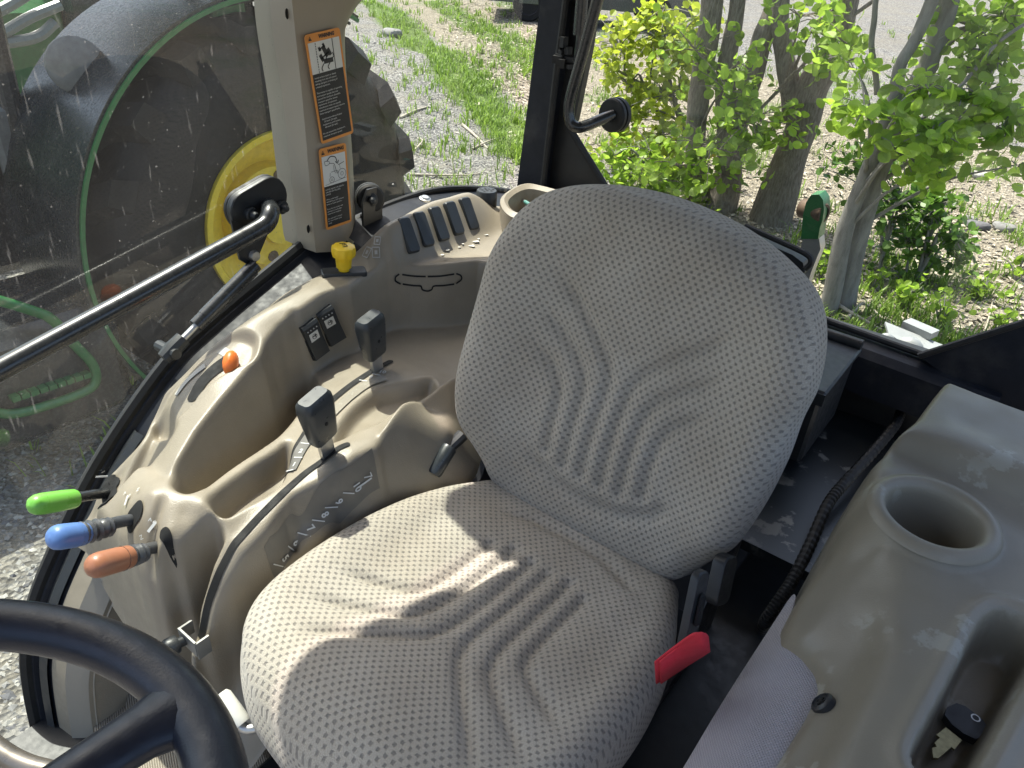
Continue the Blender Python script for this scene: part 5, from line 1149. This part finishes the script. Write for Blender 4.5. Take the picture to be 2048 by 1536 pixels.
stick([(1655,610),(1690,640),(1760,665)], .018, 'pale bent branch lying at the foot of the grey twin trunks', .05); stick([(1690,650),(1720,625),(1760,640),(1790,668)], .014, 'curved orange brown branch lying behind the storage box', .05); stick([(1960,690),(1975,640),(1985,600)], .008, 'thin upright dead stalk near the rear window gusset', .02)
# ---- things fixed outside the rear window
M['green'] = plain('tractor_green_paint', (.02, .14, .035), .4, var=.15, coat=.2, dust=.08)
yl = -1.05; lk = thing('lift_link', ony(1630, 520, yl), 'green hitch link with a rusty bushing behind the rear window', 'hitch link')
P = [(1602,478),(1606,430),(1612,405),(1622,390),(1638,389),(1646,400),(1648,420),(1645,440),(1640,455),(1636,478)]
mb = MB(); mb.prism([ony(a, b_, yl) for a, b_ in P], (0, -1, 0), .05); obj('arm', mb, M['green'], lk, 30)
mb = MB(); q = ony(1618, 424, yl+.004); e_ = ony(1647, 420, yl-.05); mb.lathe([(0, -.035), (.022, -.035), (.024, -.032), (.024, .027), (.022, .03), (.016, .03), (.014, .01), (0, .01)], ony(1628, 422, yl-.025), (-1, .35, .1), 24); M['rust'] = plain('rusty_steel', (.12, .08, .05), .6, metal=.4, var=.3); obj('bushing', mb, M['rust'], lk)
mb = MB(); mb.prism([ony(a, b_, yl-.01) for a, b_ in ((1606,476),(1638,476),(1641,498),(1622,545),(1560,760),(1520,760),(1590,545))], (0, -1, 0), .04); obj('yoke', mb, M['steel'], lk)
yw = -1.0; lamp = thing('rear_bracket', ony(1790, 690, yw), 'grey painted plate bracket with white lamp outside the rear window', 'bracket')
M['grey_paint'] = plain('pale_grey_paint', (.27, .29, .29), .4, var=.1, dust=.2)
P = [ony(*q, yw) for q in ((1772,642),(1900,694),(1870,730),(1805,700),(1765,672))]; mb = MB(); a0, a1 = ony(1770, 643, yw), ony(1905, 697, yw); b0_, b1_ = a0+np.array([0, .14, -.03]), a1+np.array([0, .14, -.03])
mb.prism([a0, a1, a1+np.array([-.05, .12, -.02]), a0+np.array([-.02, .035, -.01])], (0, 0, -1), .006); obj('top_plate', mb, M['grey_paint'], lamp)
mb = MB(); mb.prism([a0+np.array([-.02, .035, -.016]), a1+np.array([-.05, .12, -.026]), a1+np.array([-.05, .12, -.5]), a0+np.array([-.02, .035, -.5])], (0, -1, 0), .006); obj('side_plate', mb, M['frame'], lamp)
mb = MB(); mb.box(ony(1838, 662, yw-.02)+np.array([0, 0, .006]), (.035, .018, .008), rotz(-.3)); obj('plate_tab', mb, M['grey_paint'], lamp)
for (x, y, r_) in ((1772, 681, .018), (1815, 702, .034)):
    mb = MB(); mb.sphere(ony(x, y, yw+.07), r_, 16, 10, (1, .7, 1)); obj('lamp_lens', mb, M['grey_paint'], lamp, 180)
# ------------------------------------------------------------------ neighbouring tractor seen through the side glass
M['tyre'] = plain('tyre_rubber', (.009, .009, .01), .55, var=.2, spec=.25)
M['rimy'] = plain('yellow_rim_paint', (.72, .52, .03), .4, var=.1, coat=.1)
M['fender'] = plain('gloss_black_fender', (.02, .022, .024), .25, var=.15, dust=.12)
M['interior'] = plain('grey_cab_trim', (.16, .155, .145), .6, var=.2)
WC = np.array([2.92, -1.654, -.15])
def wheel(parent, c, R_, rim, width, nlug, detail=True, name='rear_wheel', side=-1):
    """tractor wheel on axis x: tyre > lugs, dished rim > bolts; outer face at c towards side"""
    w = width; ax = (side, 0, 0)
    prof = [(rim, -.02), (rim+.05, .015), (rim+.16, .03), (R_*.78, .02), (R_*.88, -.01), (R_*.94, -.06), (R_*.955, -w/2), (R_*.94, -w+.06), (R_*.88, -w+.01), (rim+.1, -w-.02), (rim, -w+.04)]
    mb = MB(); mb.lathe(prof, c, ax, 72); t = obj(name, mb, M['tyre'], parent, 50)
    loc = t.location.copy()
    lug = MB()
    for k in range(nlug):
        for sd_ in (0, 1):
            a0 = 2*math.pi*(k+.5*sd_)/nlug; V = []; st = 2*math.pi/nlug
            for j in range(6):
                q = j/5; a = a0-.62*st*q; x = (.03 if sd_ == 0 else -w-.03)+(-1 if sd_ == 0 else 1)*q*(w*.58)
                base = R_*(.84 if j == 0 else .915 if j == 1 else .945); top = R_*(.955 if j == 0 else 1.0); hw = st*.20
                for da, rr_ in ((-hw*1.15, base), (-hw*.8, top), (hw*.8, top), (hw*1.15, base)):
                    V.append(np.array(c)+np.array([side*x, rr_*math.cos(a+da), rr_*math.sin(a+da)]))
            lug.add(V, [(i*4+j, i*4+j+1, (i+1)*4+j+1, (i+1)*4+j) for i in range(5) for j in range(3)]+[(0, 1, 2, 3), (20, 23, 22, 21)])
    o = put('lugs', mesh('lugs', lug, M['tyre'], None), t)
    mb = MB(); mb.lathe([(rim+.015, -.015), (rim+.012, .012), (rim-.02, .012), (rim-.04, -.03), (rim-.05, -.12), (rim*.62, -.16), (rim*.58, -.10), (rim*.30, -.08), (rim*.28, -.02), (.0, -.015)], c, ax, 60); rm = obj('rim', mb, M['rimy'], parent, 40); rm['label'] = 'yellow dished rim'
    if detail:
        for k in range(8):
            a = 2*math.pi*k/8+.2; q = np.array(c)+np.array([side*-.098, rim*.47*math.cos(a), rim*.47*math.sin(a)]); mb = MB(); mb.lathe([(.034, -.01), (.034, .012), (.02, .014), (0, .022)], q, ax, 10); o = put('wheel_bolt', mesh('wheel_bolt', mb, M['rust']), rm)
    return t
nb = thing('neighbour_tractor', (WC[0]+.9, WC[1], GZ0), 'green tractor with big yellow rear wheel parked beyond the side window', 'tractor')
wheel(nb, WC, 1.05, .48, .50, 17)
def arc_sheet(mb, r_, x0, x1, a0, a1, n=40, th=.02):
    def ring(rr_, x): return [np.array([x, WC[1]+rr_*math.cos(a), WC[2]+rr_*math.sin(a)]) for a in np.linspace(a0, a1, n)]
    A, B, C_, D_ = ring(r_, x0), ring(r_, x1), ring(r_-th, x1), ring(r_-th, x0)
    mb.strip(A, B); mb.strip(B, C_); mb.strip(C_, D_); mb.strip(D_, A); return mb
a0, a1 = math.radians(-32), math.radians(118)
mb = MB(); arc_sheet(mb, 1.15, WC[0]-.06, WC[0]+.62, a0, a1, 50); obj('fender', mb, M['fender'], nb, 50)
mb = MB(); arc_sheet(mb, 1.135, WC[0]-.075, WC[0]-.06, a0, a1, 50, .018); obj('fender_lip', mb, M['green'], nb, 50)
mb = MB(); arc_sheet(mb, 1.11, WC[0]-.02, WC[0]+.6, a0, a1, 50, .012); obj('fender_liner', mb, M['rubber'], nb, 50)
# body, cab posts, hood and steps
mb = MB(); mb.box((WC[0]+1.0, WC[1]+.1, -.1), (.42, .5, .45), bev=.08); mb.box((WC[0]+1.0, WC[1]+1.2, -.05), (.28, .9, .3), bev=.06); obj('chassis', mb, M['fender'], nb)
mb = MB(); mb.box((WC[0]+1.0, WC[1]+2.1, .45), (.38, 1.1, .33), bev=.14); obj('hood', mb, M['green'], nb)
for (x, y, s_) in ((.62, -.35, 0), (.62, 1.0, 0), (1.4, -.35, 0), (1.4, 1.0, 0)):
    mb = MB(); mb.tube([(WC[0]+x, WC[1]+y, .25), (WC[0]+x+.02, WC[1]+y-.06*np.sign(y), 1.6)], .05, 10); obj('cab_post', mb, M['fender'], nb)
mb = MB(); mb.box((WC[0]+1.0, WC[1]+.3, 1.72), (.75, .95, .12), bev=.06); obj('cab_roof', mb, M['green'], nb)
mb = MB(); mb.box((WC[0]+1.0, WC[1]+.05, .45), (.26, .24, .07), bev=.04); mb.box((WC[0]+1.0, WC[1]-.18, .75), (.25, .06, .3), bev=.04); obj('cab_seat', mb, M['interior'], nb)
mb = MB(); mb.box((WC[0]+.62, WC[1]+.35, .2), (.03, .75, .28), bev=.02); obj('cab_side', mb, M['interior'], nb)
mb = MB(); mb.box(onx(455, 25, WC[0]+.1), (.03, .09, .13), bev=.015); obj('lamp_bracket', mb, M['green'], nb)
mb = MB(); mb.lathe([(.10, 0), (.12, .02), (.12, .06), (.10, .075), (0, .08)], onx(150, 130, WC[0]+.3), (-1, .3, .1), 24); obj('work_light', mb, M['interior'], nb)
xs_ = WC[0]-.10; P = [onx(*q, xs_) for q in ((-40,590),(60,620),(105,640),(150,690),(186,730),(190,765),(165,785),(90,812),(20,828),(-40,815))]; mb = MB(); mb.tube(spline(P, 50), .022, 10); obj('step_frame', mb, M['green'], nb, 60)
mb = MB(); t0, t1 = onx(22, 800, xs_), onx(182, 748, xs_)
for k in range(9):
    q = t0+(t1-t0)*(k+.5)/9; mb.box(q+np.array([.09, 0, 0]), (.10, .016, .012))
obj('step_tread', mb, M['green'], nb)
mb = MB(); mb.box((WC[0]+.25, WC[1]+1.45, -.55), (.32, .42, .28), bev=.06); obj('fuel_tank', mb, M['fender'], nb)
# a second tractor beyond it: yellow front wheel and pale loader arms
p2 = onz(-45, 365, -.45); t2 = thing('far_tractor', (p2[0]+.5, p2[1], GZ0), 'far tractor with a yellow wheel rim at the left edge behind the dusty glass', 'tractor')
wheel(t2, p2, .66, .40, .4, 18, False, 'front_wheel')
mb = MB(); mb.box((p2[0]+1.0, p2[1]+.2, .15), (.42, 1.4, .5), bev=.12); obj('hood', mb, M['green'], t2)
mb = MB(); mb.box((p2[0]+1.0, p2[1]-1.9, .9), (.7, .8, .75), bev=.1); obj('cab', mb, M['fender'], t2)
for (a, b_, c_) in (((0, 70, 0), (60, 35, 0), (120, 10, 0)), ((-20, 90, 0), (70, 75, 0), (110, 45, 0)), ((-20, 30, 0), (20, 10, 0), (60, -15, 0))):
    mb = MB(); P = spline([onx(q[0], q[1], p2[0]-.4) for q in (a, b_, c_)], 12); mb.tube(P, .035, 8); obj('loader_arm', mb, M['grey_paint'], t2)
# ---- parked car at the top of the view
cp = onground(1285, 62); car = thing('parked_car', cp, 'dark grey parked car at the far side of the gravel lot', 'car')
M['carpaint'] = plain('dark_grey_car_paint', (.06, .065, .07), .25, coat=.8, var=.05)
hx = np.array([HEAD[1], -HEAD[0], 0]); fx = HEAD
cR = np.stack([hx, np.array([HEAD[0], HEAD[1], 0]), np.array([0, 0, 1.])], 1); cc = cp+hx*-1.1+np.array([HEAD[0], HEAD[1], 0])*.9
prof = [(-2.2,.35),(-2.25,.6),(-2.15,.85),(-1.3,.95),(-.6,1.4),(.9,1.42),(1.5,1.0),(2.1,.9),(2.2,.6),(2.15,.32)]
mb = MB(); mb.prism([cc+cR@np.array([a, -.85, h]) for a, h in prof], cR[:, 1], 1.7); obj('body', mb, M['carpaint'], car, 30)
mb = MB(); mb.prism([cc+cR@np.array([a, -.86, h]) for a, h in ((-1.15,.98),(-.52,1.34),(.82,1.36),(1.3,1.02))], cR[:, 1], 1.72); obj('side_glass', mb, M['black'], car, 30)
for s_ in (-1.35, 1.35):
    for y_ in (-.8, .8):
        mb = MB(); mb.lathe([(0, .0), (.2, .01), (.22, .03), (.32, .03), (.34, -.02), (.34, -.2), (0, -.2)], cc+cR@np.array([s_, y_*1.04, .34]), cR[:, 1]*np.sign(y_), 24); obj('wheel', mb, M['tyre'], car)
# ------------------------------------------------------------------ trees and shrubs behind the tractor
def barkmat(name, a, b_, sc=18, strength=.8):
    m_, nt, b = newmat(name); co = coords(nt); mp = nt.nodes.new('ShaderNodeMapping'); mp.inputs['Scale'].default_value = (1, 1, .22); nt.links.new(co, mp.inputs[0])
    n1 = noise(nt, mp.outputs[0], sc*3, 6, .65); n2 = noise(nt, co, 5, 4, .6)
    c = ramp(nt, n1, [(.32, a), (.66, b_)]); c = mixc(nt, ramp(nt, n2, [(.45, (0, 0, 0)), (.7, (.4,)*3)]), c, tuple(np.array(b_)*1.25)); nt.links.new(c, b.inputs['Base Color']); b.inputs['Roughness'].default_value = .9; b.inputs['Specular IOR Level'].default_value = .2
    bump(nt, b, n1, strength, .02); return m_
M['bark_dark'] = barkmat('dark_furrowed_bark', (.11, .09, .072), (.28, .245, .205), 22, 1.)
M['bark_grey'] = barkmat('smooth_grey_bark', (.13, .125, .11), (.25, .24, .215), 8, .3)
M['leaf'] = leafmat('round_green_leaves', (.30, .46, .05), .38, .6, .4); M['leaf_y'] = leafmat('yellow_green_leaves', (.42, .50, .05), .3, .55, .45); M['leaf_d'] = leafmat('dark_green_leaves', (.11, .22, .03), .4, .45, .4)
def vpl(px, py, P0):
    n = np.array([HEAD[0], HEAD[1], 0.]); return onplane(px, py, n, np.dot(n, P0))
LV = [(0, -1), (.45, -.82), (.82, -.3), (.85, .2), (.55, .68), (0, .98), (-.55, .68), (-.85, .2), (-.82, -.3), (-.45, -.82)]
def leaves(V, Fs, pts, size, fold=.25):
    for p in pts:
        s_ = size*rng.uniform(.65, 1.25); z = rng.normal(0, 1, 3)*np.array([.75, .75, .55])+np.array([0, 0, .75]); z /= np.linalg.norm(z)+1e-9; a = rng.normal(0, 1, 3); x = a-z*np.dot(a, z); x /= np.linalg.norm(x)+1e-9; y = np.cross(z, x); b0 = len(V)
        V.append((p+z*0).tolist()); V.append((p+y*s_*.98*.5*1.9-z*0+y*0).tolist()); V.pop()
        for u, w in LV: V.append((p+x*u*s_*.5+y*w*s_*.5+z*(abs(u)*fold*s_*.5)).tolist())
        Fs += [(b0, b0+1+k, b0+1+(k+1) % 10) for k in range(10)]
def stem(P, widths, n=40, wob=.003):
    S = spline(P, n); r_ = np.interp(np.linspace(0, 1, n), np.linspace(0, 1, len(widths)), widths); ph = rng.uniform(0, 6)
    S = [p+np.array([math.sin(i*.5+ph), math.cos(i*.43+ph), 0])*wob for i, p in enumerate(S)]; r_ = [a*(1+.03*math.sin(i*.7+ph)) for i, a in enumerate(r_)]
    mb = MB(); mb.tube(S, r_, 14); return mb, S
def tree(label, base_px, stems, bark, blobs, leafm, size, group='trees behind the tractor', name='tree', twig=True, depth_off=0.):
    """stems: list of ([(px,py)...],[width px...]); blobs: (px,py,rx,ry,count,depth shift)"""
    P0 = onground(*base_px); n = np.array([HEAD[0], HEAD[1], 0.]); t = thing(name, P0, label, 'shrub' if name == 'shrub' else 'tree', group); paths = []
    for k, (pp, ww) in enumerate(stems):
        Q = [vpl(a, b_, P0) for a, b_ in pp]; Q[0] = Q[0]-np.array([0, 0, .06]); d = np.linalg.norm(Q[0]-CAM); W = [w/F_PX*np.dot(q-CAM, DIR)/2 for w, q in zip(np.interp(np.linspace(0, 1, len(Q)), np.linspace(0, 1, len(ww)), ww), Q)]
        off = n*rng.uniform(-.12, .12)*k
        mb, S = stem([q+off for q in Q], W); obj('trunk' if W[0] > .03 else 'branch', mb, bark, t, 180); paths.append(S)
    V = []; Fs = []; tw = MB(); allS = np.array([p for S in paths for p in S]) if paths else None
    for (px, py, rx, ry, cnt, dz) in blobs:
        c = vpl(px, py, P0+n*dz); s_ = np.dot(c-CAM, DIR)/F_PX; ex = RGT; ez = UPV; cnt = int(cnt*1.3); ncl = max(3, cnt//7)
        if twig and allS is not None:
            k = np.argmin(np.linalg.norm(allS-c+np.array([0, 0, .5]), axis=1)); a = allS[k]; m2 = (a+c)/2+np.array([0, 0, .10]); S = spline([a, m2, c], 10); tw.tube(S, [.016*(1-.75*i/9) for i in range(10)], 6)
        for _ in range(ncl):
            q = rng.normal(0, .55, 3); cc_ = c+ex*q[0]*rx*s_+ez*q[1]*ry*s_+n*q[2]*max(rx, ry)*s_*.8
            m_ = max(2, cnt//ncl); e = cc_+np.array([*rng.normal(0, .07, 2), rng.normal(-.03, .05)]); L = [cc_+(e-cc_)*i/(m_-1 if m_ > 1 else 1)+rng.normal(0, size*.55, 3) for i in range(m_)]
            if twig: tw.tube([c+(cc_-c)*.1, (c+cc_)/2+np.array([0, 0, .02]), cc_], [.006, .0045, .003], 5, False)
            leaves(V, Fs, L, size)
    if twig and tw.v: obj('twigs', tw, bark, t, 180)
    if V:
        me = bpy.data.meshes.new('crown'); me.from_pydata(V, [], Fs); me.materials.append(leafm); me.update(); o = put('crown', me, t); o.location = [-q for q in ORIGIN[t.name]]
    return t
LS = .086
tree('dark trunked tree clump with three upright stems behind the round window clamp', (1450,415), [([(1395,420),(1392,250),(1408,125),(1425,0),(1435,-120)],[42,40,46,40]), ([(1433,425),(1458,333),(1450,167),(1462,83),(1475,0),(1485,-120)],[80,50,40,34,31,30]), ([(1460,330),(1471,250),(1500,158),(1521,83),(1546,12),(1580,-120)],[44,42,40,42,42,40])], M['bark_dark'],
     [(1390,100,70,60,80,-.3),(1450,180,70,50,60,-.5),(1500,240,80,50,120,-.6),(1540,270,50,30,60,-.6),(1420,290,90,50,130,-.5),(1350,330,90,40,110,-.4),(1380,370,80,25,70,-.4),(1470,130,50,50,40,-.6),(1450,-250,260,110,420,0),(1300,-330,200,110,200,.5)], M['leaf'], LS)
tree('thick dark tree trunk leaning to the right behind the backrest', (1545,440), [([(1535,450),(1575,333),(1604,250),(1629,167),(1671,104),(1690,20),(1720,-80)],[92,66,62,66,54,46,42]), ([(1600,230),(1578,120),(1567,50),(1575,-60)],[44,38,36,32]), ([(1500,222),(1590,140),(1660,60),(1742,0),(1800,-50)],[6,7,8,8])], M['bark_dark'],
     [(1640,40,60,40,60,-.4),(1700,90,50,40,50,-.5),(1640,130,40,35,30,-.5),(1600,30,60,40,50,-.4)], M['leaf'], LS)
tree('smooth grey twin trunked tree right of the green hitch link', (1675,615), [([(1688,625),(1692,583),(1712,479),(1737,396),(1771,312),(1804,250),(1837,187),(1867,104),(1892,33),(1915,-60)],[48,46,44,40,38,36,35,34,33]), ([(1650,600),(1658,562),(1679,458),(1708,375),(1737,300),(1762,233),(1779,187),(1787,125),(1817,75),(1850,0),(1865,-60)],[38,36,33,29,29,27,25,23,25,29]), ([(1835,215),(1850,196),(1883,137),(1908,62),(1925,0),(1940,-60)],[28,30,30,28]), ([(1782,180),(1765,90),(1775,0),(1772,-60)],[12,12,10]), ([(1880,140),(1960,60),(2060,10)],[8,7,5])], M['bark_grey'],
     [(1840,175,70,45,60,-.5),(1730,220,60,40,60,-.5),(1860,270,70,45,90,-.6),(1800,310,60,40,60,-.6),(1940,50,100,50,110,.1),(2000,30,80,50,90,.1),(1990,120,80,45,90,-.2),(1960,190,70,40,70,-.3),(2020,230,60,50,70,-.3),(1910,240,70,40,60,-.4),(1690,120,50,40,40,.2),(2035,330,40,30,30,-.2),(1860,350,60,35,50,-.4),(1980,270,60,30,40,-.3),(1850,-280,260,110,420,0),(2050,-260,240,110,420,-.3),(1950,-480,300,120,420,-.2),(2200,-420,250,120,300,-.2)], M['leaf'], LS)
tree('low leafy sapling growing in front of the gravel bank', (1850,560), [([(1830,590),(1850,500),(1880,430),(1900,380)],[10,8,5]), ([(1690,720),(1760,640),(1830,540),(1870,460)],[13,11,7]), ([(1745,600),(1770,480),(1785,420)],[8,6,4])], M['bark_grey'],
     [(1860,420,60,40,150,0),(1800,400,60,45,130,0),(1900,470,50,40,110,0),(1820,480,50,40,100,0),(1740,380,50,50,110,.1),(1720,330,40,50,90,.2),(1870,520,60,25,60,0),(1780,540,40,30,40,0)], M['leaf_d'], .066, group='saplings behind the tractor')
tree('yellow green shrub between the corner post and the tree clump', (1310,330), [([(1360,230),(1330,130),(1300,90)],[9,7,5]), ([(1372,240),(1340,190),(1270,160),(1200,120)],[8,6,4])], M['bark_grey'],
     [(1240,90,60,50,150,0),(1310,70,60,50,150,0),(1370,110,50,60,130,0),(1260,170,60,40,130,0),(1330,190,70,45,160,-.1),(1260,240,60,40,130,-.1),(1330,270,60,40,130,-.2),(1270,320,60,35,130,-.2),(1350,340,50,30,100,-.2),(1330,20,50,30,70,.1),(1390,40,40,40,60,0)], M['leaf_y'], .082, group='shrubs behind the tractor', name='shrub')
tree('bright low shrub spilling over the top of the backrest', (1330,400), [([(1340,400),(1320,360),(1290,330)],[7,6,4])], M['bark_grey'],
     [(1260,350,50,25,90,0),(1320,370,50,22,90,0),(1390,385,50,20,80,0),(1230,310,40,25,60,0),(1300,300,40,25,60,0)], M['leaf'], .078, group='shrubs behind the tractor', name='shrub')
def weed(px, py, w, h, cnt, lab):
    P0 = onground(px, py); t = thing('weed', P0, lab, 'plant', 'weeds by the rear window'); V = []; Fs = []; s_ = np.dot(P0-CAM, DIR)/F_PX; st = MB()
    for k in range(cnt):
        a = rng.uniform(0, 6.28); tip = P0+np.array([math.cos(a)*w*s_*rng.uniform(.1, .5), math.sin(a)*w*s_*rng.uniform(.1, .5), h*s_*rng.uniform(.4, 1)]); st.tube([P0-np.array([0, 0, .02]), (P0+tip)/2+np.array([0, 0, .03]), tip], [.005, .004, .002], 5, False)
        leaves(V, Fs, [P0+(tip-P0)*q+rng.normal(0, .02, 3) for q in (.5, .7, .9, 1.)], .055, .3)
    obj('stems', st, M['bark_grey'], t); me = bpy.data.meshes.new('foliage'); me.from_pydata(V, [], Fs); me.materials.append(M['leaf']); me.update(); o = put('foliage', me, t); o.location = [-q for q in ORIGIN[t.name]]
for (x, y, w, h, c_, lab) in ((1880,650,90,70,14,'leafy weed just beyond the grey bracket'),(1960,600,90,60,12,'leafy weed left of the rightmost weed under the gravel bank'),(2030,560,70,60,12,'rightmost leafy weed at the picture edge'),(1740,580,60,50,10,'leafy weed between twin trunk and sapling'),(1640,560,50,60,8,'small weed at the foot of the hitch link'),(1990,660,80,50,12,'low weed beside the black window gusset'),(1800,610,80,50,12,'low weed under the sapling')): weed(x, y, w, h, c_, lab)
